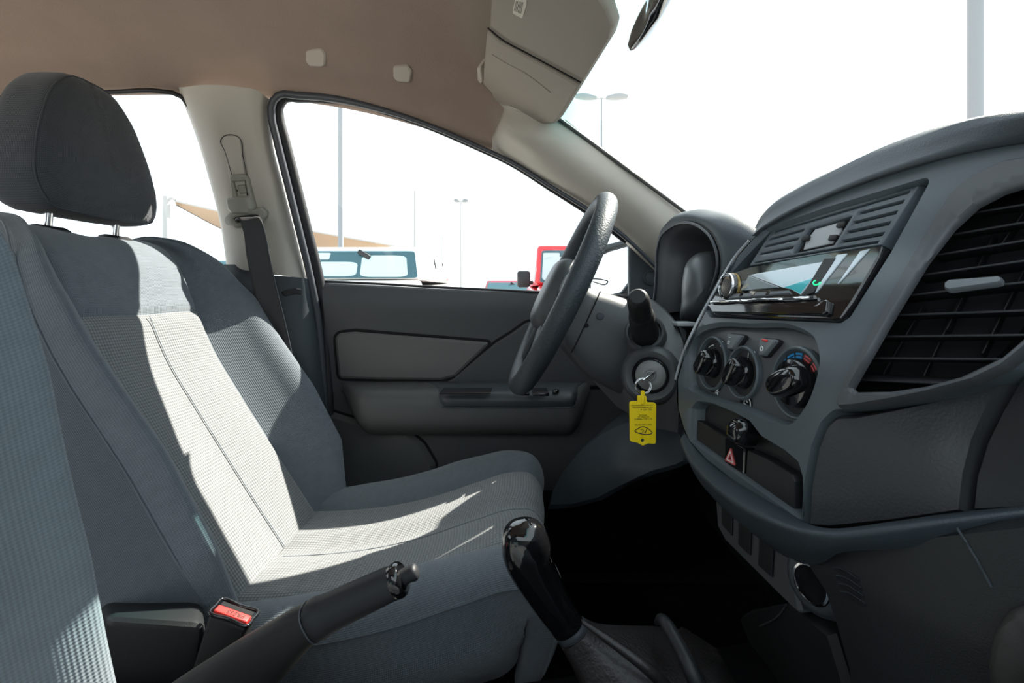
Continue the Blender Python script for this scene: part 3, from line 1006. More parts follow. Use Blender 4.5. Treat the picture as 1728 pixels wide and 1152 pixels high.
hole = fillet([(399,368),(424,362),(438,362),(440,368),(424,372),(406,377)], 3)
panel('belt_anchor', ds, bsurf, M['beltplastic'], T, holes=[hole], lift=.015, depth=.008, bev=.0035, bpx=2.5, step=5)
panel('belt_slot', offset_poly(dense(hole, 5), -3), bsurf, M['black'], T, lift=.004, depth=.003, bev=.0005, bpx=1, step=8)
L_ = [(396,372,1.108),(402,368,1.092),(409,385,1.095),(416,430,1.11),(428,490,1.13),(444,550,1.135),(462,610,1.13),(490,690,1.13)]
R_ = [(432,366,1.118),(440,368,1.105),(446,388,1.105),(456,440,1.12),(469,496,1.14),(484,556,1.145),(494,604,1.14),(512,690,1.14)]
rows = [[at(*a), at((a[0] + b[0]) / 2, (a[1] + b[1]) / 2, (a[2] + b[2]) / 2 + .003), at(*b)] for a, b in zip(L_, R_)]
grid('strap', rows, M['belt'], T, nu=10, nv=60, thick=.0015)
tube('strap_edge', [at(q[0], q[1], q[2] - .001) for q in R_[1:]], .0011, M['sealgrey'], T, n=6, m=40)

# ================================================================ HEADLINER FITTINGS
csurf_pts = []
for r in roof[4:9]:
    for q in r[:5]:
        rel = q - Vector((0, 0, H))
        csurf_pts.append((CX + rel.x / rel.y * F, HY - rel.z / rel.y * F, rel.y))
CS = SR(csurf_pts, 1e-5)
for k, (poly, lab) in enumerate([([(516,82),(545,80),(551,90),(549,111),(524,110),(518,102)], 'square beige plug in the headliner rail, the one nearer the centre pillar'),
                                  ([(664,109),(689,108),(696,118),(693,138),(671,136),(665,129)], 'square beige plug in the headliner rail, the one nearer the sun visor')]):
    o = panel('blanking_plug', fillet(poly, 7), CS, M['plug'], None, lift=.007, depth=.012, bev=.0025, bpx=2.5, step=7)
    tag(o, lab, 'plug', 'headliner blanking plugs')
T = thing('grab_handle', at(10, 90, 1.0), 'grab handle recess at the upper left corner of the headliner', 'grab handle')
gh = [(-90,30),(-40,38),(0,52),(22,64),(42,97),(40,108),(8,113),(-40,112),(-90,112)]
panel('handle_recess', offset_poly(dense(fillet(gh, 10), 8), -6), CS, M['dark'], T, lift=.0035, depth=.005, bev=.002, bpx=3, step=12)
gi = [(-90,48),(-40,52),(-6,60),(12,74),(38,102),(34,108),(8,111),(-40,110),(-90,108)]
panel('handle_grip', fillet(gi, 6), CS, M['plug'], T, lift=.014, depth=.012, bev=.004, bpx=3, step=12)

# sun visor
VS = SP(at(815,120,1.0), at(930,205,1.03), at(1030,50,.66))
T = thing('sun_visor', at(900, 80, .9), 'beige driver sun visor hanging from the roof edge with pocket flap and label', 'sun visor')
vo = fillet([(832,-70),(960,-75),(1000,-20),(1024,18),(1034,48),(1028,70),(948,198),(936,210),(915,211),(893,203),(832,171),(827,156),(813,143),(814,118),(824,60)], [10,20,20,20,14,12,12,10,10,12,8,6,8,10,12])
vb = panel('visor_body', vo, VS, M['visor'], T, depth=.014, bev=.004, bpx=3.5, step=16)
fl_ = fillet([(824,47),(845,66),(890,91),(940,118),(979,140),(948,192),(936,205),(915,206),(895,199),(836,168),(831,154),(817,140),(818,116)], [4,4,0,0,5,10,10,10,12,8,6,8,10])
panel('visor_flap', fl_, VS, M['visor'], T, lift=.005, depth=.004, bev=.002, bpx=2.5, step=14)
tube('flap_gap', [VS(*q) + Vector((0, -.004, -.003)) for q in [(823,46),(845,64),(890,89),(940,116),(980,138)]], .0013, M['void'], T, n=6, m=30)
strip('flap_crease', [(833,88),(856,102),(890,120),(932,152)], VS, .0012, M['visor'], T, lift=.0052)
panel('visor_pivot', fillet([(806,112),(812,111),(816,136),(812,140),(807,134)], 2), VS, M['plug'], T, lift=.004, depth=.02, bev=.002, bpx=1.5, step=8)
lbl = panel('visor_label', fillet([(871,-6),(889,-2),(889,8),(882,31),(866,22),(866,15)], 2), VS, M['paper'], T, lift=.0012, depth=.001, bev=.0003, bpx=.8, step=8)
for k in range(6):
    strip('label_print', [(872.5 + k * 2.2, 1 + k * .3), (868.5 + k * 2.2, 17 + k * .9)], VS, .0004, M['ink'], lbl, lift=.0014, n=4)
# rear-view mirror
T = loft('rear_view_mirror', [(at(1098,-8,.50), Vector((0, .004, .002)), Vector((0, -.002, .010))), (at(1100,-3,.50), Vector((0, .02, 0)), Vector((.002, 0, .016))),
                              (at(1112,-4,.50), Vector((0, .1, 0)), Vector((.002, 0, .020))), (at(1124,-8,.50), Vector((0, .1, 0)), Vector((.001, 0, .016))), (at(1130,-12,.50), Vector((0, .09, 0)), Vector((0, 0, .010)))], M['gloss'], None, n=28, nv=24)
tag(T, 'black rear-view mirror, only its lower edge in sight at the top', 'mirror')
tube('mirror_arm', [at(1112, -20, .53), at(1106, -80, .55)], .008, M['black'], T, n=10)

# ================================================================ STEERING WHEEL, COLUMN, IGNITION
WC = V(.087, .90, .0)
wa, wb_, wn = Vector((0, 1, 0)), Vector((.428, 0, .904)), Vector((-.904, 0, .428))
T = thing('steering_wheel', WC, 'worn dark grey steering wheel seen nearly edge-on', 'steering wheel')
R0 = .178
tube('rim', [WC + wa * R0 * math.cos(a) + wb_ * R0 * math.sin(a) for a in [2 * math.pi * i / 72 for i in range(72)]], .0180, M['wheel'], T, n=18, closed=True, flat=.92)
def pad(h, s1, s2, off=0): return (WC - wn * h + wb_ * off, wa * s1, wb_ * s2, 3.2)
loft('airbag_pad', [pad(-.034, .012, .010, -.008), pad(-.033, .045, .040, -.008), pad(-.029, .066, .058, -.008), pad(-.016, .076, .068, -.008), pad(.01, .074, .066, -.008), pad(.03, .055, .05, -.008)], M['column'], T, n=32, nv=20)
for ang in (8, 172, 235, 305):
    a = math.radians(ang)
    d = wa * math.cos(a) + wb_ * math.sin(a)
    s = wa * -math.sin(a) + wb_ * math.cos(a)
    loft('spoke', [(WC + d * .055 - wn * -.004, s * .026, wn * .011, 3), (WC + d * .10 + wn * .004, s * .019, wn * .009, 3), (WC + d * .14 + wn * .003, s * .016, wn * .008, 3), (WC + d * .175, s * .02, wn * .009, 3)], M['wheel'], T, n=16, nv=16)

T = thing('steering_column', WC - wn * .1 - wb_ * .1, 'dark steering column shroud with wiper stalk behind the wheel', 'steering column')
sh = lambda d, b, hh, hw: (WC - wn * d + wb_ * b, wa * hw, wb_ * hh, 3.4)
loft('shroud', [sh(.022, -.022, .040, .040), sh(.028, -.026, .052, .047), sh(.060, -.032, .064, .052), sh(.10, -.036, .075, .056), sh(.16, -.038, .078, .058), sh(.22, -.038, .074, .056)], M['column'], T, n=44, nv=30)
ySh = .90 - .053
for (px, py, r) in ((1013, 533, .0065), (990, 549, .0035)):
    lathe('screw_hole', [(0, 0), (r, 0), (r * .9, .0006), (0, .0008)], at(px, py, .8445), (0, -1, 0), M['void'] if r < .005 else M['sealgrey'], T, n=20)
tube('shroud_joint', [WC - wn * .055 - wb_ * (.085 - .115 * k / 9) - wa * (.0525 - .006 * abs(k / 4.5 - 1) ** 4) for k in range(10)], .0012, M['void'], T, n=6)
tube('cable_clip', [at(998,470,.9), at(1018,472,.9), at(1026,475,.9), at(1024,478,.9), at(1000,475,.9)], .0012, M['black'], T, n=6, m=24)
b0, b1 = at(1089, 566, .79), at(1076, 500, .665)
ax = (b1 - b0); L = ax.length
st = lathe('wiper_stalk', [(0, -.01), (.021, -.01), (.0212, .02), (.0185, L * .52), (.0172, L * .60), (.0160, L * .61), (.0162, L * .64), (.0152, L * .90), (.0135, L * .97), (.010, L), (0, L)], b0, ax, M['black'], T, n=32)

# ================================================================ IGNITION, KEY AND TAG
KS = SR([(985,632,.98),(1060,505,.97),(1085,500,.93),(1112,518,.86),(1145,545,.80),(1160,600,.76),(1145,640,.73),(1140,735,.76),(1040,690,.90),(1098,640,.765),(1088,575,.80),(1040,600,.88)])

# ================================================================ DASHBOARD
M['lens'] = plastic('dusty lens plastic', (.085, .092, .098), .38, 500, .1, var=.5)
D = thing('dashboard', V(.30, .53, -.20), 'dark grey dashboard with raised centre console and deep instrument hood', 'dashboard')
ST_ = smooth_table([-.40, -.20, -.13, -.09, -.05, -.03, 0, .04, .07, .10, .14], [.243, .243, .246, .250, .256, .268, .285, .312, .325, .338, .350])
def stackX(y, z):
    x = interp(z, *ST_)
    x += -.13 * (y - .53)
    if y < .44: x += 2.3 * (.44 - y) ** 2
    return x
FS = SX(stackX)

# --- panel round the steering column, with the ignition ring
col = panel('column_panel', [(985,632),(1062,507),(1078,496),(1100,502),(1118,515),(1142,540),(1156,575),(1160,610),(1152,660),(1147,735),(1100,724),(1040,690)], KS, M['column'], D, holes=[ell(1099, 634, 46, 47, 40)], depth=.10, bev=.006, bpx=4, step=12, back=(.28, .95, -.05))
pI = at(1098, 633, .757)
aI = Vector((-.34, -.93, .10)).normalized()
lathe('ignition_ring', [(.046, -.022), (.045, -.004), (.040, .006), (.036, .0085), (.030, .007), (.0272, .004), (.0268, -.004), (0, -.004)], pI, aI, M['column'], D, n=44)
lathe('stalk_collar', [(.033, -.02), (.031, .002), (.028, .006), (.025, .005), (.024, -.004), (0, -.004)], b0 + ax.normalized() * .012, ax, M['column'], D, n=36)
IG = thing('ignition_lock', pI, 'round grey metal ignition lock with a key in it', 'ignition lock')
lathe('lock_bezel', [(.0265, -.004), (.0265, .002), (.0245, .003), (.0235, .0005), (0, .0005)], pI, aI, M['gloss'], IG, n=40)
lathe('lock_barrel', [(.0225, 0), (.0222, .0035), (.0215, .004), (.0085, .004), (.0078, .0065), (.0050, .0068), (.0048, .004), (0, .004)], pI, aI, M['steel'], IG, n=40)
K = thing('car_key', pI + aI * .01, 'silver car key turned in the ignition lock with split ring', 'key')
kd = (at(1082, 645, .74) - at(1106, 629, .745)).normalized()
kq = pI + aI * .016
ku = kd; kw = aI; kv = ku.cross(kw).normalized()
prism('key_bow', [kq + ku * a + kw * b - kv * .001 for a, b in ((-.012, -.004), (-.010, .002), (.0, .010), (.010, .012), (.015, .008), (.014, .002), (.006, -.003), (.0, -.010))], kv * .0022, M['chrome'], K, .0006)
rc_ = at(1086, 651, .735)
tube('split_ring', [rc_ + Vector((.0112 * math.cos(a), .002 * math.sin(2 * a), .0112 * math.sin(a))) for a in [2 * math.pi * i / 40 for i in range(40)]], .0011, M['chrome'], K, n=8, closed=True)
tube('split_ring', [rc_ + Vector((-.0016 + .0108 * math.cos(a), -.0016 + .001 * math.sin(a), .0008 + .0108 * math.sin(a))) for a in [2 * math.pi * i / 40 for i in range(40)]], .0009, M['chrome'], K, n=8, closed=True)
YT = .728
TS = SP(at(1060,660,YT), at(1108,662,YT - .002), at(1062,748,YT - .004))
def tpx(a, b): return (1056 + a * .0868, 656 + b * .0868)
TG = thing('key_tag', at(1084, 740, YT), 'yellow plastic key tag printed upside down, hanging from the key ring', 'key tag')
to = [(230,132),(296,128),(304,70),(312,42),(350,42),(360,70),(366,126),(396,142),(406,170),(408,240),(430,262),(556,268),(580,284),(592,310),(586,1040),(572,1066),(545,1072),(440,1060),(330,1106),(222,1045),(118,1028),(92,1012),(80,985),(72,285),(84,255),(110,240),(228,240)]
tb = panel('tag_plate', [tpx(*q) for q in to], TS, M['yellow'], TG, holes=[[tpx(*q) for q in ell(327, 1003, 34, 34, 16)]], depth=.0022, bev=.0003, bpx=.5, step=4.3)
panel('tag_loop', fillet([tpx(*q) for q in ((292,60),(308,36),(356,36),(372,70),(350,300),(300,300))], .8), TS, M['yellow'], TG, lift=.0016, depth=.003, bev=.0005, bpx=.6, step=6)
def ttext(s, cx, cy, w):
    q = TS(*tpx(cx, cy)) + Vector((0, -.0006, 0))
    wid = w * .0868 / F * YT
    size = wid / (max(1, len(s)) * .60)
    return text('tag_print', s, q, (-1, 0, -.02), (.02, 0, -1), size, M['ink'], TG, ext=.0001)
ttext('FIRST CHOICE CARS', 338, 694, 370)
ttext('BUY / SELL / TRADE IN', 338, 582, 440)
ttext('ALL KINDS OF', 344, 542, 250)
ttext('VEHICLES', 336, 508, 165)
ttext('TEL: +971 4', 400, 398, 300)
ttext('EMAIL: INFO@FIRSTCHOICECARS', 330, 358, 430)
ttext('WWW.FIRSTCHOICECARS.COM', 330, 314, 430)
strip('tag_logo_outline', [tpx(*q) for q in ((172,818),(230,775),(290,742),(340,736),(400,752),(460,792),(514,858),(470,878),(400,884),(300,872),(225,850))], TS, .0006, M['ink'], TG, lift=.0004, closed=True, n=60)
q = TS(*tpx(338, 815)) + Vector((0, -.0006, 0))
text('tag_logo', 'FC', q, (-1, 0, -.06), (-.25, 0, -1), .0088, M['ink'], TG, ext=.0001)

# --- knee panel under the column
KN = SR([(918,858,1.08),(935,800,1.12),(985,735,1.10),(1040,716,1.00),(1100,730,.88),(1150,742,.78),(1146,790,.79),(1080,812,.86),(1010,850,.96),(960,858,1.04),(1040,775,.90)])
panel('knee_panel', [(921,857),(926,830),(944,795),(975,755),(1010,728),(1042,712),(1080,700),(1152,720),(1160,780),(1142,789),(1100,800),(1050,824),(1010,845),(965,856)], KN, M['dash'], D, depth=.10, bev=.008, bpx=6, step=12, back=(.6, .6, .3))
KL = SR([(900,850,1.16),(960,600,1.12),(1060,650,1.05),(1150,700,.86),(1150,560,.90),(1000,760,1.14),(1090,700,.98)])
panel('lower_dash_panel', [(988,634),(1040,684),(1100,718),(1150,730),(1156,600),(1110,590),(1060,560),(1010,610)], KL, M['black'], D, depth=.05, bev=.004, bpx=3, step=18, back=(1, .3, 0))
panel('side_kick_panel', fillet([(880,840),(1010,846),(1150,790),(1215,830),(1205,900),(1180,960),(1130,968),(880,968)], [10,4,4,4,10,40,10,10]), SR([(880,850,1.20),(1210,830,1.05),(1200,960,1.10),(880,965,1.20),(1040,900,1.18)]), M['carpet'], D, depth=.03, bev=.01, bpx=6, step=20)  # black sheet paints the deep shade low in the footwell

# --- instrument hood
hoodY = lambda px: interp(px, [1100, 1112, 1135, 1170, 1205, 1218, 1280], [1.07, 1.06, 1.00, .90, .81, .785, .70])
def H_(px, py, dX=0., dY=0.):
    p = at(px, py, hoodY(px) + dY)
    return p + Vector((dX, 0, 0))
op = [(1101,540),(1108,500),(1111,455),(1112,425),(1118,402),(1132,386),(1150,377),(1168,376),(1190,386),(1207,405),(1215,428),(1216,450),(1211,472),(1203,492),(1190,515),(1172,546)]
lip2 = [(1099,540),(1106,500),(1109,455),(1110,424),(1116,399),(1130,382),(1150,372.5),(1170,371.5),(1194,381),(1212,401),(1221,426),(1222,450),(1217,473),(1209,495),(1196,518),(1178,550)]
out_ = [(1098,540),(1105,500),(1108,455),(1108,415),(1111,388),(1124,368),(1148,357),(1180,359),(1214,370),(1244,388),(1262,404),(1266,425),(1250,452),(1236,478),(1222,504),(1204,540)]
rows = [[H_(*a) for a in op], [H_(*a, dX=-.004) for a in lip2],
        [H_(x * .6 + x2 * .4, y * .6 + y2 * .4, dX=-.002) for (x, y), (x2, y2) in zip(lip2, out_)],
        [H_(*a, dX=.012) for a in out_], [H_(*a, dX=.05) + Vector((0, 0, .004)) for a in out_],
        [H_(*a, dX=.16) + Vector((0, 0, -.002)) for a in out_], [H_(*a, dX=.45) + Vector((0, 0, -.08)) for a in out_]]
hood = grid('instrument_hood', rows, M['dash'], D, nu=70, nv=50)
tube('hood_lip', [H_(*a, dX=-.005) for a in op], .0024, M['sealgrey'], D, n=8, m=60)
inn = [H_(*a) for a in op]
cen = sum(inn, Vector()) / len(inn)
rows = [inn, [p + Vector((.012, 0, 0)) + (cen - p) * .10 for p in inn], [p + Vector((.03, 0, 0)) + (cen - p) * .16 for p in inn], [p + Vector((.10, 0, -.01)) + (cen - p) * .20 for p in inn]]
tag(grid('hood_lining', rows, M['pod'], D, nu=60, nv=24), 'lighter rounded lining of the instrument opening')
IC = thing('instrument_cluster', cen + Vector((.09, 0, -.09)), 'black instrument cluster deep inside the hood', 'instrument cluster')
bpts = [p + Vector((.098, 0, -.01)) + (cen - p) * .12 for p in inn]
link('cluster_face', bpts, [tuple(range(len(bpts)))], M['black'], IC, False)
cl = [(1148,540),(1150,510),(1152,470),(1158,445),(1172,430),(1190,424),(1210,426),(1220,440),(1222,470),(1212,500),(1196,540)]
rows = []
c0 = at(1186, 490, .84)
for f, dy in ((1.0, .10), (.97, .060), (.86, .030), (.6, .012), (.25, .003), (.02, .0)):
    rows.append([at(1186 + (x - 1186) * f, 490 + (y - 490) * f, .825 + dy) for x, y in cl])
tag(grid('cluster_lens', rows, M['lens'], IC, nu=44, nv=24, closed_u=True), 'curved dusty lens over the dials')
rbox('cluster_trim', at(1152, 546, .80), (.03, .04, .006), M['silver'], D, .001)

# --- centre face with its openings
radio_hole = fillet([(1293,389),(1400,352),(1567,302),(1500,424),(1432,532),(1418,541),(1200,532),(1193,519),(1226,460)], [3,0,4,0,8,6,4,4,0])
hvac_hole = fillet([(1166,572),(1182,556),(1204,549),(1262,549),(1342,554),(1370,570),(1379,600),(1372,645),(1352,690),(1330,713),(1306,708),(1240,681),(1182,663),(1163,652),(1159,622)], 0)
hvac_hole = [(q[0], q[1]) for q in catmull([(x, y, 0) for x, y in hvac_hole], 64, True)]
store_hole = fillet([(1170,690),(1178,680),(1200,683),(1236,698),(1262,712),(1282,738),(1322,762),(1344,781),(1351,806),(1352,873),(1262,809),(1168,741)], [4,4,4,4,6,8,6,6,6,3,0,3])
vent_hole = fillet([(1434,655),(1460,608),(1500,538),(1560,440),(1604,384),(1645,346),(1690,322),(1740,306),(1830,292),(1830,450),(1728,568),(1690,600),(1620,635),(1560,652),(1500,661),(1442,662)], [4,0,0,0,0,8,8,8,0,0,20,20,20,20,0,4])
vent_out = fillet([(1406,676),(1420,640),(1462,560),(1520,455),(1568,372),(1600,322),(1640,290),(1690,268),(1760,256),(1850,246),(1850,474),(1728,588),(1690,618),(1640,642),(1560,664),(1500,676),(1440,686),(1412,688)], [6,0,0,0,0,0,8,8,0,0,0,10,10,10,0,0,0,6])
face_o = [(1283,386),(1340,353),(1400,325),(1480,295),(1560,270),(1640,250),(1728,235),(1850,220),(1850,480),(1728,592),(1690,622),(1640,646),(1560,670),(1500,682),(1440,693),(1408,694),(1388,714),(1372,755),(1360,820),(1356,893),(1300,857),(1240,817),(1190,778),(1160,745),(1150,722),(1141,690),(1140,640),(1150,604),(1166,566),(1184,530),(1204,494),(1224,458),(1244,428),(1264,406)]
cface = panel('centre_panel', fillet(face_o, [0,0,0,0,0,0,0,0,0,20,0,0,0,0,0,20,24,10,10,4,0,0,0,0,6,0,0,0,0,0,0,0,0,0]), FS, M['face'], D, holes=[radio_hole, hvac_hole, store_hole, [(1420,670),(1434,640),(1476,560),(1534,458),(1582,380),(1614,334),(1652,302),(1700,280),(1850,256),(1850,468),(1728,578),(1688,608),(1636,631),(1556,653),(1440,676)]], depth=.05, bev=.005, bpx=4, step=12, back=(1, 0, 0), hole_depth=[.022, .022, .022, .002])
# left edge: grained side wall of the centre unit
le = [(1264,406),(1244,428),(1224,458),(1204,494),(1184,530),(1166,566),(1150,604),(1140,640),(1141,690),(1150,722),(1160,745)]
rows = [[FS(x + 2, y) + Vector((.001, 0, 0)) for x, y in le], [FS(x, y) + Vector((.004, .006, 0)) for x, y in le], [FS(x, y) + Vector((.012, .016, 0)) for x, y in le], [FS(x, y) + Vector((.05, .03, 0)) for x, y in le], [FS(x, y) + Vector((.25, .05, .0)) for x, y in le]]
grid('centre_side_wall', rows, M['soft'], D, nu=40, nv=24)
tube('centre_edge_trim', [FS(x + 1.5, y) + Vector((-.0012, .001, 0)) for x, y in le[:8]], .0016, M['silver'], D, n=6, m=40)
# backing behind the openings
def sunk(s, d): 
    return lambda px, py: s(px, py) + Vector((d, 0, 0))
def sunkX(d): return SX(lambda y, z: stackX(y, z) + d)
FSb = sunkX(.030)
panel('radio_bay', offset_poly(dense(radio_hole, 12), -8), FSb, M['void'], D, depth=.004, bev=.001, bpx=1, step=30)

# blanking plate with slots above the radio
def quad(TL, TR, BR, BL):
    def q(s, t):
        a = np.array(TL) * (1 - s) + np.array(TR) * s
        b = np.array(BL) * (1 - s) + np.array(BR) * s
        return tuple(a * (1 - t) + b * t)
    return q
tq = quad((1303,387), (1552,310), (1488,413), (1264,448))
def slot(s0, s1, t, h=.028): return [tq(s0, t - h), tq(s1, t - h), tq(s1, t + h), tq(s0, t + h)]
slots = [slot(.03, .955, .10, .022)]
for t in (.30, .50, .70): slots.append(slot(.03, .27, t))
for t in (.26, .44, .62, .80): slots.append(slot(.64, .955, t))
slots.append(slot(.03, .955, .935, .018))
win = [tq(.31, .30), tq(.60, .27), tq(.60, .84), tq(.31, .87)]
BPt = thing('blanking_plate', FS(1400, 440), 'grey slotted blanking plate set above the car radio', 'blanking plate')
FSt = sunkX(.006)
panel('plate', [tq(0, 0), tq(1, 0), tq(1, 1), tq(0, 1)], FSt, M['face'], BPt, holes=slots + [win], depth=.014, bev=.0008, bpx=.9, step=9, hole_depth=.006)
panel('slot_floor', [tq(.01, .03), tq(.99, .03), tq(.99, .98), tq(.01, .98)], sunkX(.0105), M['void'], BPt, depth=.002, bev=.0005, bpx=1, step=30)
tag(panel('window_plate', [tq(.36, .36), tq(.54, .34), tq(.585, .55), tq(.575, .79), tq(.37, .82), tq(.345, .62)], sunkX(.0085), M['silver'], BPt, depth=.002, bev=.0004, bpx=.8, step=10), 'pale plate behind the window cut-out')
for s_, t_ in ((.335, .55), (.56, .42), (.56, .68)):
    c_, u_, v_, n_ = frame_at(sunkX(.007), *tq(s_, t_))
    rbox('clip', c_, (.010, .006, .004), M['black'], BPt, .001, axes=(u_, v_, n_))

# car radio
RD = thing('car_radio', FS(1320, 520), 'gloss black single-height car radio with display in a painted pale sky reflection and round knob', 'car radio')
FR0 = sunkX(-.004)
rad = fillet([(1196,512),(1222,472),(1240,458),(1266,449),(1380,428),(1491,413),(1484,430),(1440,505),(1418,538),(1404,540),(1204,531)], [3,4,4,4,0,3,0,4,4,3,3])
panel('radio_body', rad, FR0, M['gloss'], RD, depth=.03, bev=.002, bpx=2, step=10)
FR1 = sunkX(-.0045)
scr = [(1265,468),(1396,442),(1352,498),(1336,490),(1322,487),(1255,489)]
sc_ = panel('display', [(1266,464),(1394,441),(1376,468),(1351,497),(1335,488),(1318,484)], FR1, M['lcd'], RD, lift=.0006, depth=.001, bev=.0002, bpx=.7, step=9)
panel('display_lower', [(1264,465),(1316,485),(1250,490)], FR1, M['lcdgrey'], RD, lift=.0006, depth=.001, bev=.0002, bpx=.7, step=9)
panel('display_corner', [(1324,485),(1372,470),(1351,496),(1335,488)], FR1, M['lcdteal'], RD, lift=.0009, depth=.0005, bev=.0001, bpx=.5, step=9)
panel('painted_gleam', [(1413,430),(1430,428),(1379,492),(1376,494),(1382,480)], FR1, M['lcd'], RD, lift=.0006, depth=.001, bev=.0002, bpx=.5, step=9)  # pale diagonal streaks paint the gloss on the black face
panel('painted_gleam', [(1452,424),(1468,420),(1418,476),(1414,479)], FR1, M['lcd'], RD, lift=.0006, depth=.001, bev=.0002, bpx=.5, step=9)
panel('key_column', [(1392,437),(1412,436),(1374,494),(1354,500)], FR1, M['black'], RD, lift=.0009, depth=.001, bev=.0002, bpx=.6, step=9)
strip('lit_key', [(1378,474),(1374,478),(1375,481),(1382,481),(1386,477)], FR1, .0007, M['green'], RD, lift=.0012, n=20)
panel('key_row', [(1228,502),(1236,497),(1333,491),(1335,496),(1230,505)], FR1, M['tab'], RD, lift=.0022, depth=.003, bev=.0008, bpx=.8, step=6)
for x_ in (1252, 1272, 1297):
    panel('key_gap', [(x_, 496 - (x_ - 1252) * .06), (x_ + 6, 495 - (x_ - 1252) * .06), (x_ + 3, 501 - (x_ - 1252) * .06), (x_ - 3, 502 - (x_ - 1252) * .06)], FR1, M['gloss'], RD, lift=.0026, depth=.001, bev=.0003, bpx=.5, step=6)
c_, u_, v_, n_ = frame_at(FR1, 1238, 484)
kn = Vector((-1.0, -.10, .12)).normalized()
lathe('volume_knob', [(.0165, 0), (.0165, .010), (.0155, .0115), (.0125, .012), (.012, .011), (0, .011)], c_ - kn * .001, kn, M['gloss'], RD, n=36)
lathe('knob_ring', [(.0172, .0020), (.0172, .0050), (.0160, .0050), (.0160, .0020)], c_ - kn * .001, kn, M['gold'], RD, n=36, cap=False)
lathe('knob_rim', [(.0166, .0100), (.0162, .0122), (.0150, .0126), (.0148, .0116)], c_ - kn * .001, kn, M['chrome'], RD, n=36, cap=False)
strip('lip', [(1202,511),(1260,508),(1330,506),(1378,503)], FR1, .0018, M['chrome'], RD, lift=.002)
strip('lip', [(1199,517),(1260,519),(1330,520),(1382,519),(1392,512),(1400,510)], FR1, .0010, M['chrome'], RD, lift=.003)
panel('lower_bezel', fillet([(1198,516),(1385,519),(1396,509),(1402,510),(1400,528),(1394,533),(1206,529)], 2), FR1, M['gloss'], RD, lift=.004, depth=.006, bev=.0012, bpx=1.2, step=10)

# heater controls
HV = thing('climate_control', FS(1260, 690), 'heater control panel with three black rotary knobs and symbols', 'climate control')
FH = sunkX(.013)
panel('control_plate', offset_poly(dense(hvac_hole, 8), -7), FH, M['pod'], HV, depth=.006, bev=.001, bpx=1, step=16)
for (cx, cy, R, kr, ang) in ((1206,613,.0335,.0185,50), (1258,629,.0300,.0180,55), (1350,646,.0345,.0235,25)):
    c_, u_, v_, n_ = frame_at(FH, cx, cy)
    lathe('dial_well', [(R, 0), (R, .0045), (R - .0015, .006), (R - .003, .0055), (R - .0045, .001), (0, .001)], c_, n_, M['face'], HV, n=48, ux=v_)
    lathe('dial_floor', [(R - .0048, .0012), (R - .006, .0016), (0, .0016)], c_, n_, M['dark'], HV, n=40, ux=v_)
    kb = lathe('rotary_knob', [(kr, .0016), (kr * .98, .008), (kr * .90, .011), (kr * .55, .012), (0, .012)], c_, n_, M['gloss'], HV, n=40, ux=v_)
    a = math.radians(ang)
    gx = u_ * math.cos(a) + v_ * math.sin(a); gy = n_.cross(gx)
    loft('knob_grip', [(c_ + n_ * .009 , gx * kr * .99, gy * kr * .60, 3), (c_ + n_ * .016, gx * kr * .97, gy * kr * .54, 3), (c_ + n_ * .021, gx * kr * .90, gy * kr * .44, 2.6), (c_ + n_ * .0228, gx * kr * .6, gy * kr * .22, 2)], M['gloss'], kb, n=28, nv=14)
    rbox('knob_pointer', c_ + n_ * .0208 + gx * kr * .74, (kr * .30, .0012, .0008), M['white'], kb, .0002, axes=(gx, gy, n_))
def arcmark(cx, cy, r, a0, a1, mat, w=.0011, dr=0., nm='dial_mark'):
    c_, u_, v_, n_ = frame_at(FH, cx, cy)
    pts = [c_ + n_ * .0022 + u_ * (r + dr) * math.cos(math.radians(a0 + (a1 - a0) * k / 8)) + v_ * (r + dr) * math.sin(math.radians(a0 + (a1 - a0) * k / 8)) for k in range(9)]
    tube(nm, pts, w, mat, HV, n=6, flat=.5)
for (a0, a1, m_) in ((205, 190, 'bluemark'), (150, 134, 'bluemark'), (128, 108, 'bluemark'), (102, 84, 'bluemark'), (77, 58, 'redmark'), (50, 35, 'redmark')):
    arcmark(1350, 646, .0240, a0, a1, M[m_]); arcmark(1350, 646, .0272, a0, a1, M[m_])
arcmark(1206, 613, .0225, 128, 96, M['white'], .0006)
arcmark(1206, 613, .0225, 222, 205, M['white'], .0006)
for s_, x_, y_ in (('1', 1266, 600), ('2', 1276, 598)):
    c_, u_, v_, n_ = frame_at(FH, x_, y_)
    text('dial_number', s_, c_ + n_ * .0024, u_, v_, .0085, M['white'], HV)
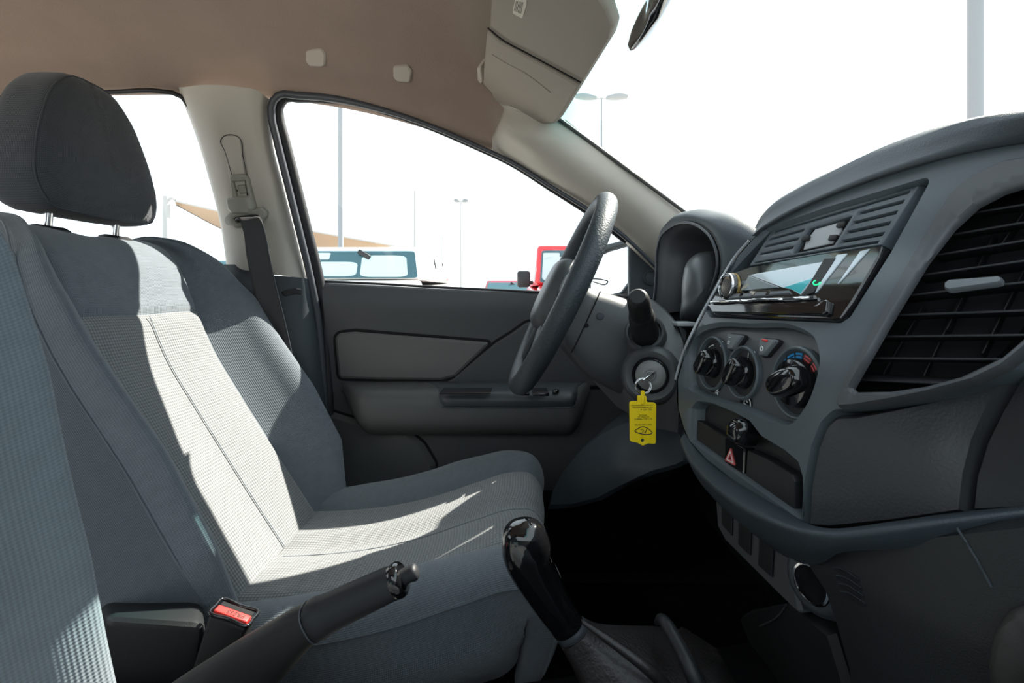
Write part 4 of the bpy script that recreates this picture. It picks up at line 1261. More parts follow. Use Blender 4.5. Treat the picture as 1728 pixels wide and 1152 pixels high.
# vent figure on the left dial, car and demist marks below
def marks(cx, cy, lines, mat=M['white'], w=.0005, lift=.0015, nm='symbol', surf=FH, sc=.001):
    c_, u_, v_, n_ = frame_at(surf, cx, cy)
    for L in lines:
        tube(nm, [c_ + n_ * lift + u_ * x * sc + v_ * y * sc for x, y in L], w, mat, HV, n=5, m=max(6, len(L) * 4))
marks(1221, 580, [[(-2, 2), (0, 0), (-1, -3), (2, -4)], [(2, 3), (1, 1)]], lift=.003)
marks(1212, 660, [[(-3, 3), (-1, 1), (-2, -3)], [(0, 0), (3, 3)], [(0, -3), (2, -1), (3, -4)], [(1, 1), (4, 0)]], lift=.002)
marks(1264, 678, [[(-6, -3), (-5, 1), (-2, 4), (2, 4), (5, 1), (6, -3), (-6, -3)], [(-1, 2), (-2, 0), (1, 0)]], lift=.002)
for poly in ([(1237,566),(1262,569),(1246,590),(1236,590)], [(1292,574),(1321,577),(1300,600),(1291,601)]):
    panel('trapezoid_button', fillet(poly, 2.5), FH, M['tab'], HV, lift=.008, depth=.01, bev=.0012, bpx=1.5, step=6)
    panel('button_gap', offset_poly(dense(fillet(poly, 2.5), 6), -2.5), FH, M['void'], HV, lift=.0035, depth=.004, bev=.0005, bpx=.6, step=10)
for poly in ([(1215,641),(1217,658),(1202,662),(1196,656)], [(1269,656),(1270,688),(1249,680),(1250,674)]):
    panel('dark_button', fillet(poly, 2), FH, M['void'], HV, lift=.0012, depth=.002, bev=.0005, bpx=1, step=8)
marks(1303, 579, [[(-3.5, 0), (3.5, 0)]], M['red'], .0012, .0088, 'warning_mark')
marks(1298, 591, [[(0, 2.4), (2, .8), (1.2, -1.8), (-1.2, -1.8), (-2, .8), (0, 2.4)]], M['white'], .0006, .0088, 'fan_symbol')
marks(1243, 573, [[(-2, 0), (2, .4)], [(-2, -5), (2, -5), (1.6, -7), (-1.8, -7)]], M['white'], .0004, .0088, 'heater_symbol')

# storage slot with hazard switch
ST = sunkX(.010)
panel('pocket_back', offset_poly(dense(store_hole, 8), -6), sunkX(.016), M['dark'], D, depth=.004, bev=.001, bpx=1, step=20)
panel('blank_lid', fillet([(1172,703),(1230,737),(1229,782),(1170,739)], 2), ST, M['black'], D, lift=.004, depth=.012, bev=.001, bpx=1.5, step=10)
lid = panel('ashtray_lid', fillet([(1268,758),(1300,772),(1345,799),(1350,812),(1349,862),(1340,862),(1265,806)], 2.5), ST, M['dark'], D, lift=.005, depth=.014, bev=.0012, bpx=1.5, step=10)
HZ = thing('hazard_switch', ST(1247, 795), 'square black hazard light switch with red and white triangle', 'switch')
panel('rocker', fillet([(1231,738),(1265,756),(1263,804),(1230,783)], 2), ST, M['gloss'], HZ, lift=.006, depth=.014, bev=.0012, bpx=1.5, step=8)
for k, m_ in ((1.0, 'redmark'), (.72, 'white'), (.42, 'redmark')):
    tri = [(1242.5,757), (1249,784), (1234,776)]
    cx_ = sum(t[0] for t in tri) / 3; cy_ = sum(t[1] for t in tri) / 3
    strip('hazard_triangle', [(cx_ + (x - cx_) * k, cy_ + (y - cy_) * k) for t0, t1 in ((0, 1), (1, 2), (2, 0)) for x, y in [(tri[t0][0] + (tri[t1][0] - tri[t0][0]) * j / 6, tri[t0][1] + (tri[t1][1] - tri[t0][1]) * j / 6) for j in range(6)]], ST, .0009, M[m_], HZ, lift=.0065, closed=True, n=60)
c_, u_, v_, n_ = frame_at(FS, 1252, 728)
SK = loft('fan_slider', [(c_ - n_ * .010, u_ * .014, v_ * .014, 3), (c_ + n_ * .006, u_ * .0135, v_ * .0125, 3), (c_ + n_ * .011 - v_ * .001, u_ * .011, v_ * .009, 3), (c_ + n_ * .013, u_ * .006, v_ * .004, 2)], M['gloss'], D, n=28, nv=16)

# --- passenger side vent
VT = thing('air_vent', FS(1560, 655), 'tall black air vent beside the radio with horizontal slats and silver tab', 'air vent')
VS0 = sunkX(-.006)
panel('vent_frame', vent_out, VS0, M['pod'], VT, holes=[vent_hole], depth=.01, bev=.003, bpx=5, step=12, hole_depth=.004)
panel('vent_duct', [(x - 66, y) for x, y in offset_poly(dense(vent_hole, 12), -40)], sunkX(.040), M['void'], VT, depth=.004, bev=.001, bpx=1, step=30)
VSs = sunkX(.008)
sl_ = [((1648,358),(1836,328)), ((1612,395),(1836,357)), ((1583,430),(1836,388)), ((1556,464),(1836,425)), ((1526,499),(1800,468)), ((1501,532),(1760,523)), ((1481,568),(1735,565)), ((1461,604),(1690,606)), ((1440,640),(1600,648))]
for k, (a, b) in enumerate(sl_):
    A0, B0 = VSs(*a), VSs(*b)
    d = (B0 - A0).normalized()
    A0 -= d * .004; B0 += d * .002
    nf = normal_at(FS, (a[0] + b[0]) / 2, (a[1] + b[1]) / 2)[1]
    up_ = nf.cross(d).normalized()
    if up_.z < 0: up_.negate()
    bk = (-nf + up_ * .28).normalized()
    th = bk.cross(d).normalized()
    s_ = rbox('slat', (A0 + B0) / 2 + bk * .009, ((B0 - A0).length, .019, .0018), M['dark'], VT, .0007, axes=(d, bk, th))
for k, (x0, y0, x1, y1) in enumerate([(1490,640,1560,520),(1560,640,1640,470),(1600,560,1680,400),(1660,600,1740,440),(1690,420,1760,320)]):
    A0, B0 = sunkX(.036)(x0, y0), sunkX(.036)(x1, y1)
    d = (B0 - A0).normalized(); nf = normal_at(FS, x0, y0)[1]
    rbox('vane', (A0 + B0) / 2, ((B0 - A0).length, .0014, .008), M['black'], VT, .0006, axes=(d, nf.cross(d).normalized(), nf))
tbp = sunkX(-.002)
tag(panel('vent_tab', fillet([(1594,478),(1602,472),(1684,466),(1692,469),(1690,477),(1682,479),(1602,490),(1594,487)], 2), tbp, M['tab'], VT, lift=.0015, depth=.004, bev=.0015, bpx=2, step=7), 'pale silver adjuster tab')

# --- soft pad below the vent and the glove box beside it
PS = SR([(1372,900,.425),(1372,760,.425),(1390,712,.420),(1412,700,.415),(1440,700,.405),(1560,676,.375),(1650,650,.350),(1728,600,.326),(1850,520,.295),(1640,870,.335),(1640,760,.345),(1500,880,.378),(1480,780,.384),(1580,760,.357),(1728,870,.315),(1728,700,.322),(1850,860,.29)])
pad_ = panel('soft_pad', fillet([(1357,893),(1361,820),(1373,757),(1389,716),(1409,697),(1442,696),(1500,685),(1562,672),(1642,648),(1692,624),(1728,596),(1850,490),(1850,520),(1728,608),(1700,640),(1672,690),(1648,745),(1634,800),(1626,868),(1500,886),(1400,896)], [4,0,0,20,24,0,0,0,0,0,0,0,0,8,0,0,0,0,6,0,6]), PS, M['soft'], D, depth=.06, bev=.010, bpx=10, step=12, back=(1, 0, 0))
GB = panel('glove_box', fillet([(1634,864),(1641,800),(1656,745),(1680,692),(1707,644),(1732,614),(1850,528),(1850,856),(1728,860)], [6,0,0,0,0,4,0,0,0]), PS, M['dark'], D, depth=.05, bev=.008, bpx=6, step=14, back=(1, 0, 0), lift=-.004)

# --- the passenger end of the dashboard, beyond the frame
prof_ = [(.93, .03), (.50, .125), (.40, .120), (.375, .095), (.365, .03), (.345, -.06), (.325, -.125), (.315, -.14), (.345, -.17), (.36, -.30), (.42, -.40), (.60, -.42)]
grid('passenger_end', [[V(x + (.28 - y) * .06, y, z) for x, z in prof_] for y in (.285, .18, .06, -.06, -.19)], M['dash'], D, nu=50, nv=14)
# --- brow over the centre, dash top
tx = [1274, 1284, 1300, 1340, 1400, 1500, 1600, 1680, 1728, 1800, 1900]
ty = [384, 364, 346, 320, 290, 245, 213, 199, 195, 192, 192]
tY = [.690, .670, .650, .612, .560, .482, .420, .380, .358, .330, .298]
bx = [1276, 1286, 1302, 1342, 1402, 1482, 1562, 1642, 1728, 1800, 1900]
by = [398, 390, 380, 358, 331, 301, 276, 255, 240, 231, 222]
rowT = [at(x, y, Y) for x, y, Y in zip(tx, ty, tY)]
rowB = [FS(x, y) + Vector((-.006, 0, 0)) for x, y in zip(bx, by)]
rowM = [(a * .55 + b * .45) + Vector((.004, 0, .004)) for a, b in zip(rowT, rowB)]
rowM2 = [(a * .2 + b * .8) + Vector((.002, 0, .0)) for a, b in zip(rowT, rowB)]
rowBB = [p + Vector((.012, 0, -.001)) for p in rowB]
rows = [rowBB, rowB, rowM2, rowM, rowT, [p + Vector((.010, 0, .0045)) for p in rowT], [p + Vector((.03, 0, .008)) for p in rowT], [p + Vector((.14, 0, .006)) for p in rowT], [p + Vector((.32, 0, -.02)) for p in rowT], [Vector((.93, p.y, H + .035)) for p in rowT]]
grid('dash_brow', rows, M['dash'], D, nu=70, nv=60)
rows = [[V(.40, 1.22, .0), V(.40, 1.0, .03), V(.40, .70, .03), V(.42, .60, .05)], [V(.55, 1.22, .03), V(.55, 1.0, .06), V(.55, .70, .06), V(.55, .60, .07)], [V(.75, 1.2, .04), V(.75, 1.0, .06), V(.75, .7, .06), V(.75, .6, .06)], [V(.98, 1.2, .0), V(.98, 1.0, .02), V(.98, .7, .03), V(.98, .6, .03)]]
grid('dash_top', rows, M['dash'], D, nu=20, nv=20)
rows = [[V(.36, 1.26, .0), V(.36, 1.26, -.3), V(.36, 1.26, -.7)], [V(.36, 1.10, .0), V(.36, 1.1, -.25), V(.36, 1.1, -.42)], [V(.34, .80, -.02), V(.34, .8, -.2), V(.34, .8, -.40)], [V(.32, .66, -.02), V(.32, .66, -.2), V(.34, .66, -.40)]]
grid('inner_frame', rows, M['carpet'], D, nu=12, nv=12)

# --- lower roll and centre fascia
def LX(px, py, X):
    return at(px, py, X * F / (px - CX))
cr = [(1148,744,.220),(1160,772,.218),(1185,803,.216),(1215,830,.216),(1260,860,.217),(1305,882,.220),(1350,898,.226),(1400,906,.236),(1500,897,.260),(1620,881,.290),(1728,868,.315),(1860,856,.345)]
top_ = [(1153,728),(1166,748),(1190,776),(1222,802),(1266,830),(1310,858),(1352,884),(1400,892),(1500,882),(1620,864),(1728,853),(1860,842)]
crp = [LX(*c) for c in cr]
tpp = [FS(x, y) + Vector((.010, 0, 0)) if x < 1360 else LX(x, y, c[2] + .03) for (x, y), c in zip(top_, cr)]
mid_ = [a * .5 + b * .5 + Vector((-.002, 0, .003)) for a, b in zip(crp, tpp)]
rs = [interp(c[0], [1280, 1400], [1, .28]) for c in cr]
dn1 = [p + Vector((.004, .001, -.010)) * k for p, k in zip(crp, rs)]
dn2 = [p + Vector((.012, .003, -.024)) * k for p, k in zip(crp, rs)]
dn3 = [p + Vector((.035, .006, -.044)) * k for p, k in zip(crp, rs)]
roll = grid('lower_roll', [tpp, mid_, crp, dn1, dn2, dn3], M['dash'], D, nu=80, nv=30)
FX = lambda y, z: interp(z, [-.5, -.34, -.22, -.15], [.285, .250, .236, .238]) + (-.10 * (y - .53)) + (2.2 * (.44 - y) ** 2 if y < .44 else 0)
FSl = SX(FX)
fas = panel('lower_fascia', [(1330,905),(1400,912),(1500,906),(1620,892),(1728,880),(1860,868),(1860,1300),(1440,1300),(1424,1130),(1404,1060),(1384,1000),(1352,952),(1338,930)], FSl, M['dark'], D, depth=.02, bev=.010, bpx=10, step=18, back=(1, .2, 0))
strip('fascia_joint', [(1615,890),(1640,930),(1674,990)], FSl, .0009, M['dash'], D, lift=.0003)
for k in range(4):
    x0, y0 = 1407 + k * 3.6, 956 + k * 13.3
    panel('fascia_slot', fillet([(x0, y0), (x0 + 8, y0 + 2), (x0 + 44, y0 + 23), (x0 + 45, y0 + 27), (x0 + 36, y0 + 26), (x0 + 2, y0 + 6)], 2), FSl, M['void'], D, lift=.0008, depth=.001, bev=.0003, bpx=.8, step=8)
    strip('slot_edge', [(x0 + 1, y0 + 1), (x0 + 10, y0 + 2), (x0 + 43, y0 + 21)], FSl, .0004, M['dash'], D, lift=.0006, n=12)
SW = SX(lambda y, z: .254 + .04 * max(0, -.21 - z))
swp = panel('switch_strip', fillet([(1205,836),(1250,866),(1325,927),(1343,944),(1340,990),(1352,1040),(1324,1014),(1222,912),(1209,888)], [4,0,0,4,4,4,0,10,6]), SW, M['door'], D, depth=.02, bev=.003, bpx=3, step=10, back=(1, .2, 0))
for poly in ([(1219,847),(1238,863),(1237,905),(1219,884)], [(1248,874),(1270,893),(1268,938),(1247,918)], [(1283,905),(1308,926),(1305,975),(1281,953)]):
    bl = panel('blank_switch', fillet(poly, 1.5), SW, M['black'], D, lift=.002, depth=.006, bev=.001, bpx=1.5, step=8)
    strip('switch_edge', [(poly[1][0], poly[1][1] + 2), (poly[2][0] + .5, poly[2][1] - 2)], SW, .0005, M['dash'], bl, lift=.0022, n=8)
# 12 volt socket
PSK = thing('power_socket', SW(1362, 1000), 'round power socket with bright chrome rim under the dashboard', 'power socket')
ps_ = SW(1372, 988) + Vector((-.001, .0, 0))
psa = Vector((-.90, -.36, .0)).normalized()
lathe('socket_housing', [(.034, -.05), (.0315, -.012), (.027, -.001), (.021, .003), (.0175, .003), (.0165, -.002), (.016, -.02), (0, -.02)], ps_ + Vector((.004, .004, 0)), psa, M['tray'], PSK, n=40, cap=False)
lathe('socket_rim', [(.0165, .002), (.0168, .0045), (.0150, .0050), (.0143, .003), (.0143, -.012)], ps_ + Vector((.004, .004, 0)), psa, M['chrome'], PSK, n=40, cap=False)
lathe('socket_cup', [(.0145, -.008), (0, -.008)], ps_ + Vector((.004, .004, 0)), psa, M['void'], PSK, n=24)

# --- tunnel, gear lever, hand brake, buckle
TN = thing('centre_tunnel', V(0, .53, -.70), 'black carpeted floor tunnel between the seats', 'console')
rows = [[V(x, .40, -.73), V(x, .42, z - .03), V(x, .45, z), V(x, .53, z + .01), V(x, .61, z), V(x, .64, z - .03), V(x, .66, -.73)] for x, z in ((-.9, -.52), (-.5, -.50), (-.2, -.49), (.1, -.46), (.3, -.42), (.6, -.40), (1.0, -.36))]
grid('tunnel_carpet', rows, M['carpet'], TN, nu=30, nv=30)
rbox('console_box', V(-.36, .53, -.50), (.44, .13, .09), M['black'], TN, .02)
panel('console_front', fillet([(1242,1042),(1262,1030),(1312,1020),(1332,1016),(1400,1070),(1470,1300),(1320,1300),(1288,1150)], [14,8,6,4,4,0,0,0]), SX(lambda y, z: .26 + .5 * max(0, -.26 - z) * .3), M['black'], TN, depth=.10, bev=.006, bpx=5, step=18, back=(1, .2, 0))
strip('console_joint', [(1328,1020),(1319,1034),(1308,1044),(1284,1056)], SX(lambda y, z: .26 + .5 * max(0, -.26 - z) * .3), .0009, M['tray'], TN, lift=.0008)

GS = thing('gear_lever', at(1080, 1160, .55), 'gloss black gear lever knob on a wrinkled leather boot', 'gear lever')
YG = .55
def gsec(x, y, r, ry, dx, dy, pw=2.2):
    # section across the lever axis; (dx, dy) the axis direction in the picture plane
    d = Vector((dx, 0, -dy)).normalized(); s = Vector((-d.z, 0, d.x))
    k = YG / F
    return (at(x, y, YG), s * (r * k), Vector((0, 1, 0)) * (ry * k), pw)
gk = [gsec(886,876,5,6,.1,1), gsec(884,882,24,24,.05,1), gsec(884,893,34,34,.05,1), gsec(886,908,39,38,.1,1), gsec(888,925,41.5,39,.2,1), gsec(893,945,40,37,.35,1), gsec(903,967,37,34,.5,1), gsec(918,994,33.5,31,.58,1), gsec(935,1022,30.5,29,.60,1), gsec(950,1044,28.5,27,.62,1), gsec(961,1060,26,25,.62,1), gsec(964,1064,18,18,.62,1)]
gkn = loft('gear_knob', gk, M['gloss'], GS, n=36, nv=60)
collar = loft('boot_collar', [gsec(959,1058,27.5,26.5,.62,1), gsec(964,1063,29,28,.62,1), gsec(967,1067,28.5,27.5,.62,1)], M['sealgrey'], GS, n=32, nv=8)
for j, (x_, y_) in enumerate(((868,893),(876,889),(884,885),(871,899),(879,895),(887,890))):
    q = at(x_, y_, YG - .0235)
cz = [(968,1068,28,27,3),(985,1084,34,36,3),(1008,1102,46,52,3),(1036,1126,66,74,3.4),(1070,1156,92,98,4),(1110,1196,122,120,4.5),(1140,1240,140,132,5)]
boot = loft('boot', [gsec(x, y, r, ry, .72, 1, pw) for x, y, r, ry, pw in cz], M['leather'], GS, n=48, nv=40)
tag(boot, 'wrinkled dark leather boot')
tube('boot_fold', [at(1108,1050,.55), at(1116,1044,.535), at(1124,1052,.52), at(1144,1086,.50), at(1166,1130,.48), at(1190,1180,.47)], [.003, .0055, .007, .007, .008, .009], M['dark'], GS, n=12, m=30)
tube('boot_fold', [at(984,1050,.528), at(1010,1068,.52), at(1050,1096,.51), at(1090,1126,.50), at(1130,1164,.50)], [.002, .004, .005, .006, .006], M['leather'], GS, n=12, m=24)
tube('boot_fold', [at(1148,1064,.63), at(1158,1068,.63), at(1170,1100,.62), at(1186,1150,.61)], [.004, .006, .006, .007], M['leather'], GS, n=12, m=24)

HB = thing('hand_brake', at(400, 1200, .53), 'black hand brake lever raised between the front seats', 'hand brake')
YH = .53
def hsec(x, y, r, ry, ang, pw=2.6):
    a = math.radians(ang)
    d = Vector((math.cos(a), 0, math.sin(a))); s = Vector((-d.z, 0, d.x)); k = YH / F
    return (at(x, y, YH), s * (r * k), Vector((0, 1, 0)) * (ry * k), pw)
lev = [hsec(250,1262,64,26,40), hsec(330,1200,62,27,39), hsec(385,1160,58,28,38), hsec(430,1122,50,28,36), hsec(470,1090,42,28,34), hsec(505,1062,35,28,31), hsec(526,1048,31,28,29)]
loft('lever_body', lev, M['black'], HB, n=30, nv=40)
loft('lever_grip', [hsec(522,1050,27,25,29), hsec(527,1047.5,30.5,28,28), hsec(560,1031,29.5,28,27), hsec(610,1007,28,27,26), hsec(655,986,26.5,26,25), hsec(668,980,26,26,25)], M['rubber'], HB, n=30, nv=40)
tube('grip_joint', [Vector(q) for q in ring_pts(hsec(525,1048.6,31.3,28.6,29)[0], hsec(525,1048.6,31.3,28.6,29)[1], hsec(525,1048.6,31.3,28.6,29)[2], 36, 2.6)], .0010, M['sealgrey'], HB, n=6, closed=True)
loft('grip_cap', [hsec(664,982,26.5,26.5,25,2.3), hsec(669,979.5,28,28,25,2.3), hsec(676,976,27.5,27,25,2.3), hsec(681,974,23,23,25), hsec(682,973.5,15,15,25)], M['gloss'], HB, n=30, nv=16)
loft('release_button', [hsec(680,974,13,13,25), hsec(694,967,12.5,12.5,25), hsec(697,966,13,13,25), hsec(702,963.5,12,12,25), hsec(705,962,7,7,25)], M['rubber'], HB, n=20, nv=14)

BK = thing('belt_buckle', at(365, 1115, .60), 'black seat belt buckle with red press button beside the driver seat', 'buckle')
YB = .60
U = (at(436, 1033, YB) - at(374, 1011, YB)); wU = U.length; U.normalize()
Ax = (at(398, 1030, YB) - at(362, 1118, YB)).normalized()
Ax = (Ax - U * Ax.dot(U)).normalized()
Tk = U.cross(Ax)
topc = (at(374, 1011, YB) + at(436, 1033, YB)) / 2
TH = .024
c0 = topc - Vector((0, 1, 0)) * TH / 2
Tk = Vector((0, 1, 0))
def bq(h, s=1.0, t=1.0): return [c0 - Ax * h + U * (a * wU / 2 * s) + Tk * (b * TH / 2 * t) for a, b in ((-1, -1), (1, -1), (1, 1), (-1, 1))]
hull8('buckle_body', bq(.095, .86, .9), bq(.004), M['black'], BK, .004)
rim = [c0 + U * (a * wU / 2) + Tk * (b * TH / 2) for a, b in ((-1, -1), (1, -1), (1, 1), (-1, 1))]
tube('buckle_rim', [rim[0], rim[0] * .5 + rim[1] * .5, rim[1], rim[1] * .5 + rim[2] * .5, rim[2], rim[2] * .5 + rim[3] * .5, rim[3], rim[3] * .5 + rim[0] * .5], .0022, M['gloss'], BK, n=8, m=60, closed=True)
rb_ = hull8('press_button', [p - Ax * .004 for p in [c0 + U * (a * wU / 2 * .88) + Tk * (TH / 2 * b) for a, b in ((-1, -.86), (1, -.86), (1, .10), (-1, .10))]],
            [p + Ax * .0025 for p in [c0 + U * (a * wU / 2 * .86) + Tk * (TH / 2 * b) for a, b in ((-1, -.84), (1, -.84), (1, .06), (-1, .06))]], M['red'], BK, .0012)
text('button_word', 'PRESS', c0 + Ax * .0027 + U * .004 - Tk * TH * .20, -U, -Tk, .0085, M['ink'], rb_, ext=.0002)
hull8('tongue_slot', [p - Ax * .002 for p in [c0 + U * (a * wU / 2 * .84) + Tk * (TH / 2 * b) for a, b in ((-1, .2), (1, .2), (1, .8), (-1, .8))]],
      [p + Ax * .0008 for p in [c0 + U * (a * wU / 2 * .84) + Tk * (TH / 2 * b) for a, b in ((-1, .2), (1, .2), (1, .8), (-1, .8))]], M['void'], BK, .0006)
tube('buckle_stalk', [c0 - Ax * .09, c0 - Ax * .14, c0 - Ax * .18 + Vector((-.02, 0, 0))], .010, M['black'], BK, n=10, m=12, flat=.5)

# unidentified grey shape, given a made-up pad form, in the bottom corner
gpd = loft('grey_shape', [(at(1740,1120,.285), Vector((.004,0,0)), Vector((0,0,.004))), (at(1738,1118,.292), Vector((.020,0,0)), Vector((0,0,.030))), (at(1738,1122,.302), Vector((.024,0,0)), Vector((0,0,.037))), (at(1745,1130,.322), Vector((.026,0,0)), Vector((0,0,.038))), (at(1755,1140,.36), Vector((.022,0,0)), Vector((0,0,.034)))], M['greyshape'], None, n=32, nv=24)
tag(gpd, 'dull grey rounded unidentified shape low in the bottom corner under the glove box', 'unidentified shape')

# ================================================================ THE PARKING LOT
M['carwhite'] = plastic('white car paint', (.82, .82, .80), .25, 100, .0, coat=.5)
M['carred'] = plastic('red car paint', (.62, .02, .03), .25, 100, .0, coat=.5)
M['carmaroon'] = plastic('maroon car paint', (.22, .015, .03), .25, 100, .0, coat=.5)
M['carblue'] = plastic('pale blue car paint', (.55, .62, .66), .25, 100, .0, coat=.5)
M['tealglass'] = glass('teal car glass', (.90, .955, .96), refl=.5)
M['sideglass'] = plastic('car glass with painted reflection', (.55, .62, .66), .05, 100, .0, coat=.8)  # bluish white base paints the sky reflection on parked car windows
M['tyre'] = plastic('tyre rubber', (.02, .02, .02), .8, 200, .2)
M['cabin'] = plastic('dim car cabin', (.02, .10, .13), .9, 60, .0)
M['sunshade'] = plastic('white sunshade sheet', (.80, .84, .86), .5, 60, .1)
M['post'] = plastic('grey painted post', (.25, .27, .29), .6, 60, .1)
M['postpale'] = plastic('pale galvanised post', (.40, .41, .415), .6, 60, .1)
M['sail'] = plastic('tan canopy cloth', (.40, .29, .20), .9, 40, .3)

def quadpt(q, s, t):
    return (q[0] * (1 - s) + q[1] * s) * (1 - t) + (q[3] * (1 - s) + q[2] * s) * t

def vehicle(name, label, cx, yf, W, Lb, zh, zr, hood, paint, rake=.35, boxy=False, shade=True, mirrors='car', slits=False, cab=None, inset=None):
    """Front of the cabin at yf, facing the camera; zh the height of the windscreen base, zr the roof."""
    T = thing(name, (cx, yf + Lb / 2, 0), label, 'car', 'parked cars')
    hw = W / 2; r = (.10 if not boxy else .04) if inset is None else inset
    y0 = yf - hood; y1 = yf + Lb
    b = lambda x, y, z: Vector((cx + x, y, z))
    hull8('car_body', [b(-hw, y0, .35), b(hw, y0, .35), b(hw, y1, .35), b(-hw, y1, .35)],
          [b(-hw + .05, y0 + .05, zh - .16), b(hw - .05, y0 + .05, zh - .16), b(hw - .02, y1, zh + .02), b(-hw + .02, y1, zh + .02)], paint, T, .07)
    hull8('bonnet', [b(-hw + .08, y0 + .08, zh - .22), b(hw - .08, y0 + .08, zh - .22), b(hw - .08, yf + .1, zh - .1), b(-hw + .08, yf + .1, zh - .1)],
          [b(-hw + .12, y0 + .14, zh - .12), b(hw - .12, y0 + .14, zh - .12), b(hw - .12, yf + .1, zh - .01), b(-hw + .12, yf + .1, zh - .01)], paint, T, .03)
    lo = [b(-hw + .06, yf, zh), b(hw - .06, yf, zh), b(hw - .06, y1 - .1, zh), b(-hw + .06, y1 - .1, zh)]
    hi = [b(-hw + .06 + r, yf + rake, zr), b(hw - .06 - r, yf + rake, zr), b(hw - .06 - r, y1 - .30, zr - .03), b(-hw + .06 + r, y1 - .30, zr - .03)]
    hull8('cabin', lo, hi, paint, T, .05)
    # windscreen: dim inner, white sun shade, tinted pane
    f = [lo[0], lo[1], hi[1], hi[0]]
    def pane(nm, q, s0, s1, t0, t1, off, mat, rr=.05, thick=.012, bev=0.):
        poly = fillet([(s0, t0), (s1, t0), (s1, t1), (s0, t1)], rr, 4)
        n = (q[1] - q[0]).cross(q[3] - q[0]).normalized()
        pts = [quadpt(q, s, t) + n * off for s, t in poly]
        return prism(nm, pts, -n * thick, mat, T)
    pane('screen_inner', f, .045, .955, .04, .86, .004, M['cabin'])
    if shade:
        pane('sunshade', f, .06, .47, .08, .52 if not boxy else .70, .010, M['sunshade'], .10)
        pane('sunshade', f, .50, .88, .06, .72, .010, M['sunshade'], .10)
        pane('sunshade', f, .06, .22, .60, .80, .010, M['sunshade'], .02)
    pane('windscreen', f, .04, .96, .03, .88, .020, M['tealglass'], .05, .006)
    c = quadpt(f, .52, .86)
    rbox('car_mirror', c + Vector((0, -.06, -.05)), (.20, .04, .07), M['rubber'], T, .02, axes=(Vector((.85, 0, -.5)), Vector((0, 1, 0)), Vector((.5, 0, .85))))
    sd = [lo[1], lo[2], hi[2], hi[1]]
    for a0, a1 in ((.08, .36), (.40, .66), (.70, .92)):
        pane('side_window', sd, a0, a1, .10, .80, .006, M['sideglass'] if not slits else M['carwhite'], .06)  # slit windows get white paint in place of a bright reflection
    if slits:
        for a0 in (.375, .68): pane('window_pillar', sd, a0, a0 + .03, .12, .82, .012, M['rubber'], .01)
    sd2 = [lo[3], lo[0], hi[0], hi[3]]
    for a0, a1 in ((.08, .34), (.38, .64), (.70, .92)):
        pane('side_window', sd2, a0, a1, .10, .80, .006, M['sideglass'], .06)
    for sx in (-1, 1):
        for yy in (y0 + .75, y1 - .85):
            w = lathe('wheel', [(0, -.12), (.26, -.12), (.35, -.10), (.37, -.06), (.37, .06), (.35, .10), (.26, .12), (.22, .10), (0, .09)], (cx + sx * (hw - .10), yy, .37), (sx, 0, 0), M['tyre'], T, n=28)
            lathe('hub', [(.21, .10), (.20, .115), (.05, .13), (0, .13)], (cx + sx * (hw - .10), yy, .37), (sx, 0, 0), M['silver'], w, n=24)
        rbox('headlight', (cx + sx * (hw - .28), y0 + .02, zh - .36), (.34, .08, .16), M['lcd'], T, .04)
        if mirrors == 'car':
            mr = loft('door_mirror', [((cx + sx * (hw - .03), yf + .35, zh + .03), Vector((0, .03, 0)), Vector((0, 0, .04))), ((cx + sx * (hw + .06), yf + .33, zh + .06), Vector((0, .07, 0)), Vector((0, 0, .09)), 3), ((cx + sx * (hw + .24), yf + .34, zh + .07), Vector((0, .06, 0)), Vector((0, 0, .08)), 3), ((cx + sx * (hw + .26), yf + .35, zh + .07), Vector((0, .03, 0)), Vector((0, 0, .04)))], paint, T, n=20, nv=14)
        else:
            mr = rbox('door_mirror', (cx + sx * (hw + .10), yf + .18, zh + .08), (.19, .12, .24), M['rubber'], T, .035)
            rbox('mirror_bracket', (cx + sx * (hw + .02), yf + .2, zh + .03), (.12, .05, .05), M['rubber'], T, .01)
    rbox('grille', (cx, y0 + .03, zh - .42), (W * .45, .06, .22), M['rubber'], T, .03)
    rbox('bumper', (cx, y0 - .02, .50), (W * .98, .16, .22), paint, T, .06)
    return T

vehicle('parked_suv', 'white off-road wagon with sunshades behind its windscreen, filling the driver window', -2.12, 7.0, 1.90, 3.7, H + .20, H + .665, 1.25, M['carwhite'], rake=.20, slits=True)
vehicle('parked_jeep', 'boxy red off-roader with upright windscreen behind the steering wheel', 1.10, 7.2, 1.66, 2.9, H + .13, H + .695, 1.3, M['carred'], rake=.06, boxy=True, mirrors='box')
vehicle('parked_hatchback', 'low maroon car, only its roof showing left of the red off-roader', .02, 13.2, 1.75, 2.9, H - .12, H + .36, 1.1, M['carmaroon'], rake=.7, shade=False)
vehicle('parked_crossover', 'pale blue car glimpsed between the driver seat and the centre pillar', -5.45, 8.2, 1.85, 3.4, H + .30, H + .585, 1.2, M['carblue'], rake=.35, shade=True)
vehicle('parked_sedan', 'low silver car half hidden between the white wagon and the red off-roader', -2.2, 18.5, 1.75, 2.9, H - .2, H + .12, 1.1, M['carblue'], rake=.7)

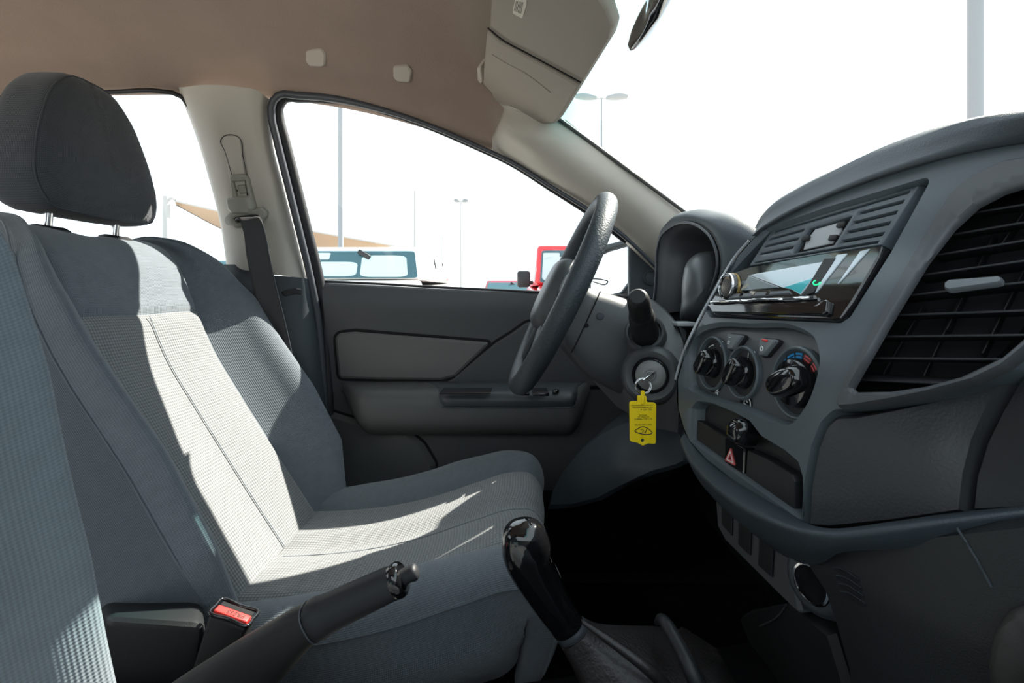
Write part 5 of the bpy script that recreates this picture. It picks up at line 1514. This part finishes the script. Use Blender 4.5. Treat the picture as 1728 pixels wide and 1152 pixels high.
def post(px, py_top, Y, r, mat, label, group=None):
    p = at(px, 495, Y); zt = H - (py_top - HY) / F * Y
    o = lathe('light_pole', [(r * 1.6, 0), (r * 1.6, .08), (r, .10), (r, zt * .6), (r * .92, zt), (0, zt)], (p.x, p.y, 0), (0, 0, 1), mat, None, n=20)
    return tag(o, label, 'pole', group)
post(575, -300, 12.5, .066, M['post'], 'thick grey pole rising behind the white wagon')
post(1646, -500, 6.0, .075, M['post'], 'thick grey pole above the right end of the dashboard')
post(700, 322, 34., .075, M['postpale'], 'faint pale pole above the roof of the white wagon')
post(745, 398, 42., .06, M['postpale'], 'short faint pole to the right of the white wagon')
for (px, py, Y, lab, sc) in ((1015, 166, 25., 'twin-headed street lamp seen through the windscreen under the visor', 1.0), (778, 340, 42., 'distant slim street lamp right of the white wagon', .45)):
    p = at(px, 495, Y); zt = H - (py - HY) / F * Y
    T = thing('street_lamp', (p.x, p.y, 0), lab, 'street lamp', 'street lamps')
    lathe('lamp_post', [(.12, 0), (.12, .3), (.075, .35), (.045, zt), (0, zt)], (p.x, p.y, 0), (0, 0, 1), M['postpale'] if sc < 1 else M['post'], T, n=16)
    tube('crossbar', [Vector((p.x - .35 * sc, p.y, zt)), Vector((p.x, p.y, zt + .02)), Vector((p.x + .35 * sc, p.y, zt))], .03, M['postpale'], T, n=8)
    for s in (-1, 1):
        loft('lamp_head', [((p.x + s * .25 * sc, p.y, zt + .03), Vector((0, .12, 0)), Vector((0, 0, .08)), 3), ((p.x + s * .60 * sc, p.y, zt + .07), Vector((0, .20, 0)), Vector((0, 0, .13)), 3), ((p.x + s * 1.0 * sc, p.y, zt + .10), Vector((0, .20, 0)), Vector((0, 0, .14)), 3), ((p.x + s * 1.28 * sc, p.y, zt + .10), Vector((0, .13, 0)), Vector((0, 0, .09)), 3)], M['post'], T, n=20, nv=14)

# tan shade canopy on its pale post
SC = thing('shade_canopy', at(285, 495, 15) * 1.0, 'tan cloth shade canopy stretched behind the cars on a pale post', 'canopy')
ORIG[SC.name] = Vector(SC.location)
A_, B_ = at(296, 338, 15), at(665, 414, 23)
C_, D_ = at(560, 452, 34), at(298, 346, 15.3)
rows = [[D_ + Vector((0, .02, -.01)), at(380, 389, 21), at(470, 428, 27), C_], [at(297, 341, 15.15), at(385, 374, 18.7), at(480, 402, 22.5), at(610, 430, 28)], [A_, at(390, 360, 16.5), at(480, 380, 18.5), B_]]
grid('canopy_cloth', rows, M['sail'], SC, nu=24, nv=12, thick=.06)
tube('canopy_edge', [A_, at(390, 360, 16.5), at(480, 380, 18.5), B_], .05, M['postpale'], SC, n=8, m=20)
tube('canopy_cable', [D_, at(380, 389, 21), at(470, 428, 27)], .02, M['rubber'], SC, n=6, m=16)
pp = at(281, 495, 15); zt = H + (495 - 331) / F * 15
lathe('canopy_post', [(.10, 0), (.10, zt), (0, zt)], (pp.x, pp.y, 0), (0, 0, 1), M['postpale'], SC, n=16)
tube('canopy_arm', [Vector((pp.x, pp.y, zt - .25)), Vector((pp.x + .16, pp.y, zt - .05)), A_], .035, M['postpale'], SC, n=8, m=12)
